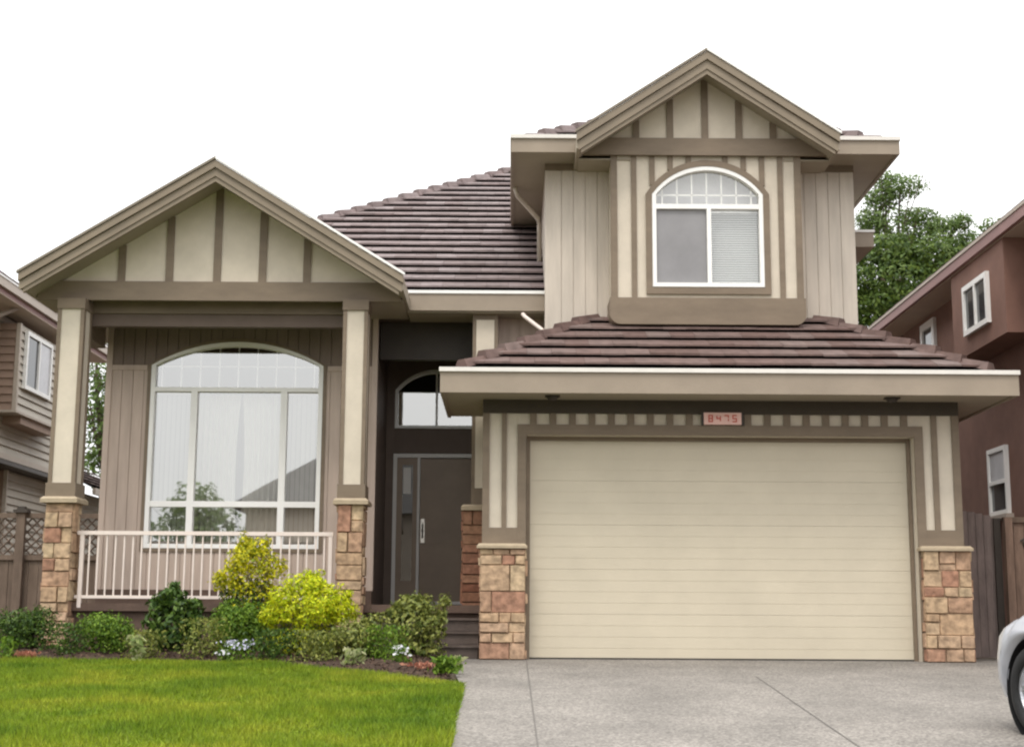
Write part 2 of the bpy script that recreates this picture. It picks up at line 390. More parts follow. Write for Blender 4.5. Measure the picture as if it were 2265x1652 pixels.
nt.links.new(b_.outputs[0], ms.inputs[1]); nt.links.new(tl.outputs[0], ms.inputs[2]); nt.links.new(ms.outputs[0], out_.inputs['Surface'])
NB = 330000
gy = 8.0+(17.1-8.0)*RNG.random(NB)**1.0; gx = -7.2+7.0*RNG.random(NB)
ex = np.interp(gy, [0, 9, 10, 12, 14.5, 16, 18], [-1.2, -.40, -.42, -.45, -.47, -.60, -.70])
bf = np.interp(gx, [-14, -6.2, -5, -3, -1.6, -.9, -.3, 3], [16.6, 16.7, 17.05, 17.0, 15.7, 15.0, 14.6, 14.6])
keep = (gx < ex+.03*RNG.random(NB)) & (gy < bf+.05*RNG.random(NB)) & (gx > -7.0*gy/17-1.0); gx, gy = gx[keep], gy[keep]; n = len(gx)
gzv = -.0532*(18-gy)+.012; h = RNG.uniform(.025, .08, n)*(1+.35*np.sin(gx*3.1)*np.sin(gy*2.3+gx)); an = RNG.uniform(0, 2*np.pi, n); w = RNG.uniform(.004, .009, n)
lx, ly = RNG.normal(0, .03, n), RNG.normal(0, .03, n); base = np.stack([gx, gy, gzv], 1); sd = np.stack([np.cos(an)*w, np.sin(an)*w, 0*an], 1)
V = np.stack([base-sd, base+sd, base+np.stack([lx, ly, h], 1)], 1).reshape(-1, 3)
struct(raw_mesh('lawn_grass', V, np.arange(3*n).reshape(-1, 3), 'grass', 3), 'stuff', 'short bright green lawn grass in front of the garden bed')

# ================================================================== HOUSE
HS = thing('house', 'beige two-storey house with garage, front porch and brown tiled roofs, in the middle', 'house', (0, 20, 0))
# ---- garage front
GY = 18.0; GX0, GX1 = -.36, 5.60; DX0, DX1, DZ = .19, 5.03, 2.76
mb = MB()
mb.box(GX0, DX0-.005, GY, GY+.25, 0, 3.25); mb.box(DX1+.005, GX1, GY, GY+.25, 0, 3.25); mb.box(DX0-.005, DX1+.005, GY, GY+.25, DZ, 3.25)
wl = mb.build('wall', 'cream', HS, label='cream garage front wall between vertical battens')
for q_ in ((GX0, GX0+.12, GY+.251, 20.2, 0, 3.3), (GX1-.12, GX1, GY+.251, 27, 0, 3.5)): B('wall', 'psiding', HS, q_)
# vertical battens and boards
tb = MB()
tb.box(DX0-.115, DX0-.006, GY-.032, GY-.002, 0, DZ+.13)      # jambs
tb.box(DX1+.006, DX1+.115, GY-.032, GY-.002, 0, DZ+.13)
tb.box(DX0-.006, DX1+.006, GY-.032, GY-.002, DZ, DZ+.13)     # head
tb.build('door_trim', 'trim', wl)
B('frieze_board', 'frieze', wl, (GX0, GX1, GY-.04, GY-.002, 3.03, 3.2))  # trim board toned dark to carry the shadow under the soffit
for x0, x1, lo in ((GX0, GX0+.085, 1.6), (GX0+.24, GX0+.30, 1.6), (GX1-.09, GX1, 1.6), (GX1-.345, GX1-.275, 1.6)):
    B('batten', 'trim', wl, (x0, x1, GY-.028, GY-.002, lo, 3.03))
x = DX0+.04
while x < DX1-.05:
    B('batten', 'trim', wl, (x, x+.085, GY-.028, GY-.002, DZ+.13, 3.03)); x += .2445
for x0, x1 in ((GX0, DX0-.115), (DX1+.115, GX1)):
    B('skirt_board', 'trim', wl, (x0, x1, GY-.034, GY-.002, 1.40, 1.60))
for x0, x1 in ((GX0, DX0-.03), (DX1+.05, GX1+.03)):
    p = stone_pier('stone_pier', HS, x0, x1, GY-.10, GY-.001, 0, 1.34); pier_cap(p, x0-.06, x1+.04, GY-.17, GY+.0, 1.34, 1.40)
# garage door: five sections of shallow ribs
gd = B('garage_door', 'gdoor', HS, (DX0-.02, DX1+.02, GY+0.2350, GY+0.2500, 0, DZ+.02))
nS = 5
for k in range(nS):
    z0, z1 = DZ*k/nS+.001, DZ*(k+1)/nS-.001; mb = MB(); nr = 4
    for j in range(nr):
        a, b = z0+(z1-z0)*j/nr, z0+(z1-z0)*(j+1)/nr
        mb.box(DX0, DX1, GY+0.1950, GY+0.2340, a, b-.009); mb.box(DX0, DX1, GY+0.1975, GY+0.2340, b-.009, b)
    mb.build('door_panel', 'gdoor', gd)
B('bottom_seal', 'blackp0', gd, (DX0, DX1, GY+0.1900, GY+0.1945, .0, .022))
B('jamb_stop', 'trim', gd, (DX0+.001, DX0+.045, GY+0.1550, GY+0.1940, 0, DZ), (DX1-.045, DX1-.001, GY+0.1550, GY+0.1940, 0, DZ), (DX0+.045, DX1-.045, GY+0.1550, GY+0.1940, DZ-.05, DZ))
# ---- eaves helper: fascia-gutter, white lip and soffit
def eave(parent, x0, x1, y0, y1, zb, zt, wall, sides='FLR', gap=None):
    """x0..x1 outer width, y0 front, y1 back; wall = (wx0, wx1, wy0)"""
    g = MB(); l = MB(); s = MB(); t = .045
    if 'F' in sides:
        for p, q in (((x0, gap[0]), (gap[1], x1)) if gap else ((x0, x1),)): g.box(p, q, y0, y0+t, zb, zt-.04); l.box(p-(.012 if p == x0 else 0), q+(.012 if q == x1 else 0), y0-.03, y0+t, zt-.04, zt+.012)
    if 'L' in sides: g.box(x0, x0+t, y0+t, y1, zb, zt-.04); l.box(x0-.012, x0+t, y0+t, y1, zt-.04, zt)
    if 'R' in sides: g.box(x1-t, x1, y0+t, y1, zb, zt-.04); l.box(x1-t, x1+.012, y0+t, y1, zt-.04, zt)
    g.build('gutter', 'fascia', parent); l.build('gutter_lip', 'lip', parent)
    wx0, wx1, wy = wall; zs = zb+.02
    s.box(x0+t, x1-t, y0+t, wy+.02, zs, zs+.02)
    if 'L' in sides: s.box(x0+t, wx0+.02, wy+.02, y1, zs, zs+.02)
    if 'R' in sides: s.box(wx1-.02, x1-t, wy+.02, y1, zs, zs+.02)
    s.build('soffit', 'soffit', parent)
# garage roof
GEX0, GEX1, GEY, GEZ, GP = -.87, 6.14, 17.3, 3.445, .575
mb = MB(); W = GEX1-GEX0
inbay = lambda p: False
I = .21; GZ2 = GEZ+.055; W -= 2*I
tiles(mb, (GEX0+I, GEY+I, GZ2), (1, 0, 0), (0, 1, 0), GP, 2.03-I, lambda s: s, lambda s: W-s)
tiles(mb, (GEX0+I, 19.5, GZ2), (0, -1, 0), (1, 0, 0), GP, 1.33-I, lambda s: 0, lambda s: 2.2-I-s)
tiles(mb, (GEX1-I, GEY+I, GZ2), (0, 1, 0), (-1, 0, 0), GP, 1.44-I, lambda s: s, lambda s: 9.5)
for a_, sg_ in ((GEX0, 1), (GEX1, -1)): caps(mb, (a_+sg_*(I+.05), GEY+I+.05, GZ2+.05*GP+.03), (a_+sg_*1.98, GEY+1.98, GZ2+(1.98-I)*GP+.03))
mb.cur = 1; mb.poly([(GEX0+.02, 19.5, GEZ-.2), (GEX0+1.3, 19.5, GEZ-.2), (GEX0+1.3, 19.5, GEZ+1.3*GP), (GEX0+.02, 19.5, GEZ)]); mb.cur = 0
gr = mb.build('roof', ['groof', 'deck'], HS, label='low hipped roof over the garage')
eave(gr, GEX0, GEX1, GEY-.02, 19.5, 3.18, 3.475, (GX0, GX1, GY), 'FLR')
B('gutter', 'fascia', gr, (GEX1-.045, GEX1, 19.5, 27, 3.18, 3.435)); B('soffit', 'soffit', gr, (GX1-.02, GEX1-.05, 19.5, 27, 3.2, 3.22))
for px in (1222, 1973):
    x, z = at(px, 879, 17.62)
    mb = MB(); mb.lathe([(0, 0), (.05, 0), (.075, .03), (.075, .05)], (x, 17.62, 3.145), 'z', 20); mb.box(x-.09, x+.09, 17.56, 17.68, 3.18, 3.199)
    mb.build('soffit_light', 'darkbrown', HS)
# ---- upper storey
UY, UX0, UX1 = 19.33, .46, 4.70
BY, BX0, BX1, BC = 18.80, 1.325, 3.865, 2.61
UC, UHW, UZB, UZS, URI = 2.613, .745, 4.855, 6.13, .39
utop = arch_top(UC, UHW-.02, UZS, URI-.02)
mb = MB()
boards(mb, UX0+.05, BX0-.001, 3.7, 6.74, UY, None, .165); boards_x(mb, UX0, -1, UY+.05, 31, 3.4, 6.74)
mr_ = MB(); boards(mr_, BX1+.001, UX1-.05, 3.7, 6.74, UY, None, .165); boards_x(mr_, UX1, 1, UY+.05, 31, 3.4, 6.74); mr_.build('wall', 'siding', HS, label='pale siding right of the upper bay')
uw = mb.build('wall', 'siding', HS, label='pale siding left of the upper bay')
B('corner_board', 'siding', uw, (UX0-.014, UX0+.05, UY-.014, UY+.06, 3.7, 6.74)); B('corner_board', 'siding', uw, (UX1-.05, UX1+.014, UY-.014, UY+.06, 3.7, 6.74))
B('frieze_board', 'trim', uw, (UX0-.02, BX0-.001, UY-.02, UY-.0125, 6.62, 6.72)); B('frieze_board', 'trim', uw, (BX1+.001, UX1+.02, UY-.02, UY-.0125, 6.62, 6.72))
# bay
mb = MB()
boards(mb, BX0, BX1, 4.5, 6.7, BY, (UC-UHW+.02, UC+UHW-.02, UZB+.02, utop), pitch=.5, gap=.0, depth=0)
mb.box(BX0, BX0+.05, BY+.05, UY+.05, 4.5, 6.9); mb.box(BX1-.05, BX1, BY+.05, UY+.05, 4.5, 6.9)
bw = mb.build('bay_wall', 'cream', HS, label='cream boxed-out bay under the upper gable')
for x0, x1 in ((BX0-.012, BX0+.075), (BX1-.075, BX1+.012)): B('corner_board', 'trim', bw, (x0, x1, BY-.026, BY+.05, 4.70, 6.66))
ot = arch_top(UC, UHW+.085, UZS+.0, URI+.085)
for k in range(-5, 6):
    x = UC+k*.247
    if abs(k) in (0,): continue
    if abs(x-UC) > UHW+.1: z0 = 4.70
    else: z0 = ot(x)+.0
    if z0 < 6.62 and x-.04 > BX0+.075 and x+.04 < BX1-.075: B('batten', 'trim', bw, (x-.036, x+.036, BY-.022, BY-.002, z0, 6.66))
mb = MB(); arch_band(mb, UC, UHW+.085, UZB-.10, UZS, URI+.085, .084, BY-.036, BY-.002); mb.build('window_trim', 'trim', bw)
mb = MB()    # boxed sill with rounded lower corners
r = .14; pts = []
for cx_, a0 in ((BX0-.03+r, 180), (BX1+.03-r, 270)):
    for k in range(7): a = R(a0+15*k); pts.append((cx_+r*math.cos(a), 4.34+r+r*math.sin(a)))
pts += [(BX1+.03, 4.70), (BX0-.03, 4.70)]
mb.prism(pts, BY-.055, UY); mb.build('bay_skirt', 'trim', bw)
def arched_window(parent, name, c, hw, zb, zs, rise, y, bars, glass='glass', fw=.055, label=None):
    mb = MB(); arch_band(mb, c, hw, zb, zs, rise, fw, y-.03, y+.07)
    for q in bars: mb.box(*q)
    f = mb.build(name, 'white', parent, label=label)
    p = MB(); o = arch_outline(c, hw-fw*.6, zb+fw*.6, zs, rise-fw*.6); p.poly([(x, y+.04, z) for x, z in o]); p.build('pane', glass, f)
    return f
zt = arch_top(UC, UHW-.05, UZS, URI-.05)
MZ = 5.93
uf = arched_window(HS, 'window', UC, UHW, UZB, UZS, URI, BY, [(UC-UHW+.05, UC+UHW-.05, BY-.025, BY+.06, MZ, MZ+.065), (UC-.012, UC+.045, BY-.028, BY+.06, UZB+.05, MZ)], 'uglass', label='arched white upper window with two sliding panes')
mb = MB()
for k in range(-3, 4): x = UC+.0+k*.2; mb.box(x-.009, x+.009, BY+.05, BY+.062, MZ+.065, zt(x))
mb.box(UC-UHW+.06, UC+UHW-.06, BY+.05, BY+.062, UZS-.0, UZS+.018)
mb.build('glazing_bars', 'white', uf)
B('insect_screen', 'screen', uf, (UC-UHW+.055, UC-.014, BY+.015, BY+.03, UZB+.055, MZ-.001))
B('wall', 'dark', HS, (BX0+.05, BX1-.05, 20.4, 20.45, 3.8, 6.7))
bl = MB(); zz = UZB+.06
while zz < MZ: bl.hexa([(UC+.05, BY+.11, zz), (UC+UHW-.06, BY+.11, zz), (UC+UHW-.06, BY+.135, zz+.028), (UC+.05, BY+.135, zz+.028)], [(UC+.05, BY+.114, zz), (UC+UHW-.06, BY+.114, zz), (UC+UHW-.06, BY+.139, zz+.028), (UC+.05, BY+.139, zz+.028)]); zz += .032
tag(bl.build('window_blind', 'blind'), 'pale slatted blind behind the right pane of the arched upper window', 'blind')
cu = MB(); cu.box(UC-UHW+.03, UC+UHW-.03, BY+.2, BY+.21, MZ-.0, UZS+URI+.0); tag(cu.build('arched_blind', 'room'), 'white shade filling the arched top of the upper window', 'blind')
# upper hip roof
EX0, EX1, EY, EZ, UP = -.03, 5.22, 18.77, 6.865, .58
W = EX1-EX0; mb = MB()
ugable = lambda p: (abs(p.x-2.575) < 1.9 and p.z < 7.98-.655*abs(p.x-2.575)-.02)
I = .14; EZ2 = EZ+.03; W -= 2*I
tiles(mb, (EX0+I, EY+I, EZ2), (1, 0, 0), (0, 1, 0), UP, 2.6-I, lambda s: s, lambda s: W-s, ugable)
tiles(mb, (EX0+I, 31.5, EZ2), (0, -1, 0), (1, 0, 0), UP, 2.6-I, lambda s: 0, lambda s: 31.5-EY-I-s)
tiles(mb, (EX1-I, EY+I, EZ2), (0, 1, 0), (-1, 0, 0), UP, 2.6-I, lambda s: s, lambda s: 31.5-EY-I)
for a_, sg_ in ((EX0, 1), (EX1, -1)): caps(mb, (a_+sg_*(I+.05), EY+I+.05, EZ2+.05), (a_+sg_*2.6, EY+2.6, EZ2+(2.6-I)*UP+.03))
caps(mb, (2.595, EY+2.6, EZ+1.59), (2.595, 31.5, EZ+1.59))
ur = mb.build('roof', ['roof', 'deck'], HS, label='hipped roof of the upper storey')
eave(ur, EX0, EX1, EY-.02, 31, 6.70, 6.93, (UX0, UX1, UY), 'FLR', (1.0, 4.16))
# gable roofs
def gable_roof(name, label, x0, x1, y0, yv, ze, za, bh, panelY, beam, battens, valley, bw_=.09, panel_top=None, beam_ext=None, msh='roof'):
    """x0..x1 outer rake ends at height ze, apex za; bh = rake board height"""
    c = (x0+x1)/2; hw = (x1-x0)/2; p = (za-ze)/hw
    mb = MB(); vl = lambda s: max(.3, valley(s))
    tiles(mb, (x0, y0+.02, ze-.10), (0, 1, 0), (1, 0, 0), p, hw, lambda s: 0, vl)
    # right slope, mirrored
    tiles(mb, (x1, y0+.02, ze-.10), (0, 1, 0), (-1, 0, 0), p, hw, lambda s: 0, vl)
    caps(mb, (c, y0+.25, za-.07), (c, y0+vl(hw), za-.07), w=.14, h=.07)
    rf = mb.build('roof', [msh, 'deck'], HS, label=label)
    rb = MB(); t = .05; dz = -.01
    for s in (-1, 1):
        xe = c+s*hw
        # outer rake board
        bm_ = bh*.47
        rb.hexa([(xe, y0-t, ze-bm_+dz), (c, y0-t, za-bm_+dz), (c, y0, za-bm_+dz), (xe, y0, ze-bm_+dz)], [(xe, y0-t, ze+dz), (c, y0-t, za+dz), (c, y0, za+dz), (xe, y0, ze+dz)])
        rb.hexa([(xe-s*.02, y0-t*.35, ze-bh+dz), (c, y0-t*.35, za-bh+dz), (c, y0, za-bh+dz), (xe-s*.02, y0, ze-bh+dz)], [(xe-s*.02, y0-t*.35, ze-bm_-.012), (c, y0-t*.35, za-bm_-.012), (c, y0, za-bm_-.012), (xe-s*.02, y0, ze-bm_-.012)])
        # narrow second board set back under it
        rb.hexa([(xe-s*.06, y0+.001, ze-bh-.07+dz+.06*p), (c, y0+.001, za-bh-.07+dz), (c, y0+.05, za-bh-.07+dz), (xe-s*.06, y0+.05, ze-bh-.07+dz+.06*p)],
                [(xe-s*.06, y0+.001, ze-.02+.06*p), (c, y0+.001, za-.02), (c, y0+.05, za-.02), (xe-s*.06, y0+.05, ze-.02+.06*p)])
    rb.build('rake_board', 'rakep', rf)
    for s in (-1, 1):
        lp = MB()
        xe = c+s*(hw+.02)
        lp.hexa([(xe, y0-t-.02, ze-.012), (c, y0-t-.02, za+.0), (c, y0-t+.03, za+.0), (xe, y0-t+.03, ze-.012)], [(xe, y0-t-.02, ze+.022), (c, y0-t-.02, za+.034), (c, y0-t+.03, za+.034), (xe, y0-t+.03, ze+.022)])
        lp.build('rake_flashing', 'white' if s > 0 else 'rlip', rf)
    sf = MB()
    for s in (-1, 1):
        xe = c+s*(hw-.05); zz = ze-bh+.03; 
        sf.hexa([(xe, y0+.05, zz), (c, y0+.05, za-bh+.0), (c, panelY+.02, za-bh+.0), (xe, panelY+.02, zz)], [(xe, y0+.05, zz+.02), (c, y0+.05, za-bh+.02), (c, panelY+.02, za-bh+.02), (xe, panelY+.02, zz+.02)])
        # side gutters
        sf.box(*sorted((c+s*hw, c+s*(hw-.05))), y0+.001, panelY+1.0, ze-bh+.02, ze-.02)
        sf.box(*sorted((c+s*(hw-.05), c+s*(hw-.75))), panelY+.0, panelY+1.2, ze-bh-.0, ze-bh+.02)
    sf.build('soffit', 'soffit', rf)
    zb, zt_, bx0, bx1 = beam
    gp = MB(); k = hw-.05
    gp.prism([(c-k+.1, zt_-.15), (c+k-.1, zt_-.15), (c+k-.1, max(zt_-.14, ze-bh+.1*p)), (c, za-bh+.04), (c-k+.1, max(zt_-.14, ze-bh+.1*p))], panelY, panelY+.06)
    g_ = gp.build('gable', 'cream', HS, label=name)
    B('tie_beam', 'trim', g_, (bx0, bx1, panelY-.06, panelY-.001, zb, zt_))
    for bx in battens:
        B('batten', 'trim', g_, (bx-bw_/2, bx+bw_/2, panelY-.025, panelY-.001, zt_, za-bh-.02-p*abs(bx-c)+.03))
    return rf
gable_roof('upper gable panel of cream and brown battens', 'steep gable roof over the upper bay', .838, 4.317, 18.36, 0, 6.84, 7.985, .235, BY-.02, (6.66, 6.90, .95, 4.24), [at(px, 270, BY)[0] for px in (1406, 1481, 1558, 1633, 1708)], lambda s: .45+s*1.1)
# ---- main roof
mb = MB(); MX0, MY, MZe, MP = -6.28, 19.7, 4.97, .60
pg = lambda p: (-6.5 < p.x < -1.4 and p.z < 6.46-.61*abs(p.x+3.93)-.05)
tiles(mb, (MX0, MY, MZe), (1, 0, 0), (0, 1, 0), MP, 6.2, lambda s: s, lambda s: .46-MX0-.0, pg)
tiles(mb, (MX0, 32, MZe), (0, -1, 0), (1, 0, 0), MP, 6.0, lambda s: s*.9, lambda s: 32-MY-s)
caps(mb, (MX0, MY, MZe+.03), (MX0+6.3, MY+6.3, MZe+6.3*MP+.03))
mr = mb.build('roof', ['roof', 'deck'], HS, label='large purple-brown tiled roof between porch gable and upper storey')
B('gutter', 'fascia', mr, (-1.46, UX0-.015, MY-.06, MY-.01, 4.70, 4.94)); B('gutter_lip', 'white', mr, (-1.46, UX0-.015, MY-.08, MY-.01, 4.94, 4.985))
B('gutter', 'fascia', mr, (MX0-.05, MX0, MY+.1, 31.5, 4.70, 4.95))
B('soffit', 'soffit', mr, (-1.46, UX0-.015, MY-.009, 20.35, 4.68, 4.70), (MX0, -5.7, MY+.4, 31.5, 4.70, 4.72))
# ---- porch
PY = 19.0; WY = 20.2; PF = .66
WC, WHW, WZB, WZS, WRI = -3.885, 1.215, 1.43, 4.0, .34
wtop = arch_top(WC, WHW-.02, WZS, WRI-.02)
mb = MB(); boards(mb, -5.72+.06, -1.93-.05, .86, 3.96, WY, (WC-WHW+.02, WC+WHW-.02, WZB+.02, lambda x: max(3.96, wtop(x)*0+3.96)), pitch=.155)
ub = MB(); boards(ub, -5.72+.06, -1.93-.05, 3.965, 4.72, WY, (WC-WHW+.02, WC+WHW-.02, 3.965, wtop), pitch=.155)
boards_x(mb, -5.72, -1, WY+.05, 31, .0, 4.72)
pw = mb.build('wall', 'psiding', HS, label='porch wall of taupe vertical siding'); ub.build('wall', 'usiding', HS, label='siding above the belt line of the porch wall, porch shade put into its colour')
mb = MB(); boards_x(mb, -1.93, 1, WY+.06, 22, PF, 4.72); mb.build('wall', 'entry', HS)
B('corner_board', 'psiding', pw, (-5.74, -5.66, WY-.03, WY+.06, .86, 4.72)); B('corner_board', 'psiding', pw, (-1.98, -1.905, WY-.03, WY+.06, .86, 4.72))
B('base_board', 'base', pw, (-5.72, -1.92, WY-.03, WY+.05, PF, .86))
B('belt_board', 'psiding', pw, (-5.66, WC-WHW-.06, WY-.026, WY-.0125, 3.93, 4.0)); B('belt_board', 'psiding', pw, (WC+WHW+.06, -1.98, WY-.026, WY-.0125, 3.93, 4.0))
mb = MB(); arch_band(mb, WC, WHW+.05, WZB-.05, WZS, WRI+.05, .049, WY-.03, WY+.0); mb.build('window_trim', 'trim', pw)
xa, xb = at(425, 1000, WY)[0], at(625, 1000, WY)[0]; zh, zl = at(520, 862, WY)[1], at(520, 1115, WY)[1]
arched_window(HS, 'window', WC, WHW, WZB, WZS, WRI, WY,
  [(WC-WHW+.05, WC+WHW-.05, WY-.025, WY+.065, zh-.03, zh+.03), (WC-WHW+.05, WC+WHW-.05, WY-.025, WY+.065, zl-.04, zl+.04),
   (xa-.045, xa+.045, WY-.025, WY+.065, WZB+.05, zl-.04), (xa-.045, xa+.045, WY-.025, WY+.065, zl+.04, zh-.03),
   (xb-.045, xb+.045, WY-.025, WY+.065, WZB+.05, zl-.04), (xb-.045, xb+.045, WY-.025, WY+.065, zl+.04, zh-.03)], 'glass', .06, label='large arched white porch window with six lower panes')
for q_ in ((-5.6, -2.0, 22.4, 22.45, .3, 4.7), (-5.65, -5.6, 20.3, 22.4, .3, 4.7), (-2.1, -2.05, 20.3, 22.4, .3, 4.7)): B('wall', 'dark', HS, q_)
def curtain(x0, x1, z0, z1, y, m, label, amp=.034, per=.085, flare=0.0):
    mb = MB(); n = int((x1-x0)/.0125); prev = None
    for k in range(n+1):
        x = x0+(x1-x0)*k/n; col = []
        for j in range(9):
            t = j/8; z = z1+(z0-z1)*t; a = amp*(.5+.5*t)*(1+.4*math.sin(x*7)); xx = x+flare*math.sin(t*math.pi)*(k/n if flare < 0 else 1-k/n)
            col.append((xx, y+a*math.sin(2*math.pi*x/per+1.3*math.sin(x*5)), z))
        if prev:
            for j in range(8): mb.poly([prev[j], col[j], col[j+1], prev[j+1]])
        prev = col
    bm_ = mb.build('curtain', m, smooth=False); 
    return tag(bm_, label, 'curtain', 'curtains in the porch window')
mb = MB(); wt2 = arch_top(WC, WHW-.06, WZS, WRI-.06)
for k in range(-4, 5): x = WC+k*.27; mb.box(x-.009, x+.009, WY+.06, WY+.07, zh+.03, wt2(x))
mb.box(WC-WHW+.08, WC+WHW-.08, WY+.0705, WY+.08, 3.99, 4.008); mb.build('glazing_bars', 'white', bpy.data.objects['window.001'])
curtain(xa+.02, (xa+xb)/2-.012, WZB+.06, zh-.03, WY+.22, 'curtain', 'left half of the pale curtains in the middle of the porch window', flare=-.05)
curtain((xa+xb)/2+.012, xb-.02, WZB+.06, zh-.03, WY+.22, 'curtain', 'right half of the pale curtains in the middle of the porch window', flare=.05)
def vblind(x0, x1, z0, z1, y, label):
    t = thing('vertical_blind', label, 'blind', ((x0+x1)/2, y, z1), 'vertical blinds in the porch window'); mb = MB(); x = x0+.01
    while x < x1-.05:
        a = random.uniform(.25, .45); dx, dy = .062*math.cos(a), .062*math.sin(a); mb.hexa([(x, y, z0), (x+dx, y+dy, z0), (x+dx, y+dy+.002, z0), (x, y+.002, z0)], [(x, y, z1), (x+dx, y+dy, z1), (x+dx, y+dy+.002, z1), (x, y+.002, z1)]); x += .068
    mb.build('slats', 'curtain2', t); B('headrail', 'white', t, (x0, x1, y-.01, y+.05, z1, z1+.04))
vblind(WC-WHW+.06, xa-.02, WZB+.06, zh-.05, WY+.14, 'grey vertical blind behind the leftmost panes of the porch window')
vblind(xb+.02, WC+WHW-.06, WZB+.06, zh-.05, WY+.14, 'grey vertical blind behind the rightmost panes of the porch window')
# porch floor, ceiling
pb = B('porch_floor', 'base', HS, (-6.12, -1.80, PY-.02, WY+.05, PF-.10, PF), (-1.80, -.36, 18.93, 22, PF-.10, PF))
B('foundation', 'base', pb, (-6.09, -1.83, PY+.05, WY, -.05, PF-.10), (-1.79, -.37, 19.0, 22, -.05, PF-.10))
B('porch_ceiling', 'entry', HS, (-6.05, -1.8, PY+.05, WY+.1, 4.73, 4.76), (-1.94, -.2, 20.35, 22.1, 4.71, 4.74))  # ceilings coloured dark to stand in for porch and entry shade
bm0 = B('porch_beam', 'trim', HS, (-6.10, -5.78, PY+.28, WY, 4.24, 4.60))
B('porch_header', 'entry', HS, (-5.70, -2.24, PY+.24, PY+.36, 4.37, 4.729)); B('porch_header', 'trim', HS, (-5.70, -2.24, PY+.205, PY+.239, 4.54, 4.729))  # deeper header: shade under the beam put into its colour
B('entry_header', 'darkbrown', HS, (-1.90, -.56, 20.5, 20.62, 4.16, 4.70))  # near-black colour stands in for the shade of the entry recess
# columns
def column(x0, x1, zb=.60):
    y0, y1 = PY-.16, PY+.20; w = x1-x0
    c = MB(); c.box(x0, x1, y0, y1, 2.02, 4.66); o = c.build('column', 'cream', HS, label='cream porch column on a stone pier')
    t = MB(); e = .038
    for a in (x0, x1-e): t.box(a-.012 if a == x0 else a, a+e if a == x0 else a+e+.012, y0-.014, y0-.001, 2.20, 4.52)
    for xx in (x0-.0125, x1+.0005): t.box(xx, xx+.012, y0, y0+.07, 2.20, 4.52); t.box(xx, xx+.012, y1-.07, y1, 2.20, 4.52)
    t.build('corner_board', 'trim', o)
    B('capital', 'trim', o, (x0-.02, x1+.02, y0-.03, y1+.02, 4.52, 4.66)); B('plinth', 'trim', o, (x0-.03, x1+.03, y0-.04, y1+.03, 2.02, 2.20))
    p = stone_pier('stone_pier', o, x0+.005, x1-.005, y0-.015, y1-.01, zb-.6, 1.94); pier_cap(o, x0-.075, x1+.075, y0-.09, y1+.06, 1.94, 2.02)
column(-6.03, -5.70); column(-2.235, -1.93)
# entry column beside the garage
o = B('column', 'trim', HS, (-.55, -.20, 19.8, 20.15, 2.02, 4.68), label='half hidden entry column behind the garage corner')
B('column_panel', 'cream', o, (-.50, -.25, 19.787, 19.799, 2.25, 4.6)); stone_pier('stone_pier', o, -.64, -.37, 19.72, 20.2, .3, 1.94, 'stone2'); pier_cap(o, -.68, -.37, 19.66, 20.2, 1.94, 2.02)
mb = MB(); boards(mb, -.2, UX0-.02, 3.2, 4.69, 20.1, None, .155); mb.build('wall', 'psiding', HS)
gable_roof('porch gable panel of cream and brown battens', 'gable roof over the front porch', -6.445, -1.425, 18.42, 0, 4.90, 6.455, .215, PY-.02, (4.66, 4.92, -6.36, -1.50), [at(px, 560, PY)[0] for px in (273, 378, 483, 583, 681)], lambda s: 1.05+s*1.0, .10)
# railing
rl = B('railing', 'rail', HS, (-5.66, -2.32, PY-.03, PY+.03, 1.54, 1.59), (-5.66, -2.32, PY-.02, PY+.02, .72, .76), (-5.62, -5.57, PY-.025, PY+.025, .60, 1.54), (-2.38, -2.33, PY-.025, PY+.025, .60, 1.54))
x = -5.5
while x < -2.42: B('baluster', 'rail', rl, (x-.0095, x+.0095, PY-.0095, PY+.0095, .76, 1.54)); x += .1135
# steps
for k in range(3): B('step', 'steps', HS, (-1.78, -.40, 18.02+.3*k, 18.92, .165*k+.005, .165*(k+1)-.028), (-1.80, -.385, 17.99+.3*k, 18.92, .165*(k+1)-.028, .165*(k+1)))
# entry wall, door, transom
DY = 22.0
EC, EHW, EZB, EZS, ERI = -1.155, .635, 3.36, 3.95, .32
mb = MB(); mb2 = arch_top(EC, EHW-.02, EZS, ERI-.02)
boards(mb, -1.93, -.30, 2.98, 4.72, DY, (EC-EHW+.02, EC+EHW-.02, EZB+.02, mb2), pitch=.155)
mb.box(-1.93, -1.80, DY, DY+.05, PF, 2.98); mb.build('wall', 'entry', HS, label='recessed entry wall with its deep shade put into the colour')
arched_window(HS, 'window', EC, EHW, EZB, EZS, ERI, DY, [(EC-.015, EC+.015, DY-.02, DY+.05, EZB+.04, EZS+ERI-.05)], 'glass', .045, label='arched transom window above the front door')
fd = B('front_door', 'door', HS, (-1.385, -.47, DY+.01, DY+.05, .745, 2.90))
mb = MB()
for z0, z1 in ((.86, 1.45), (1.6, 2.78)):
    for x0, x1 in ((-1.29, -.97), (-.88, -.56)): mb.box(x0, x1, DY+.0, DY+.0095, z0, z1)
mb.build('door_panel', 'door', fd)
B('door_frame', 'doorframe', fd, (-1.80, -1.745, DY-.03, DY+.06, .70, 2.97), (-1.745, -.43, DY-.03, DY+.06, 2.91, 2.97), (-1.43, -1.39, DY-.03, DY+.06, .745, 2.91), (-1.745, -.43, DY-.05, DY+.06, .70, .745))
sl = B('sidelight', 'door', fd, (-1.745, -1.66, DY, DY+.04, .745, 2.91), (-1.50, -1.43, DY, DY+.04, .745, 2.91), (-1.66, -1.50, DY, DY+.04, .745, 1.05), (-1.66, -1.50, DY, DY+.04, 2.80, 2.91))
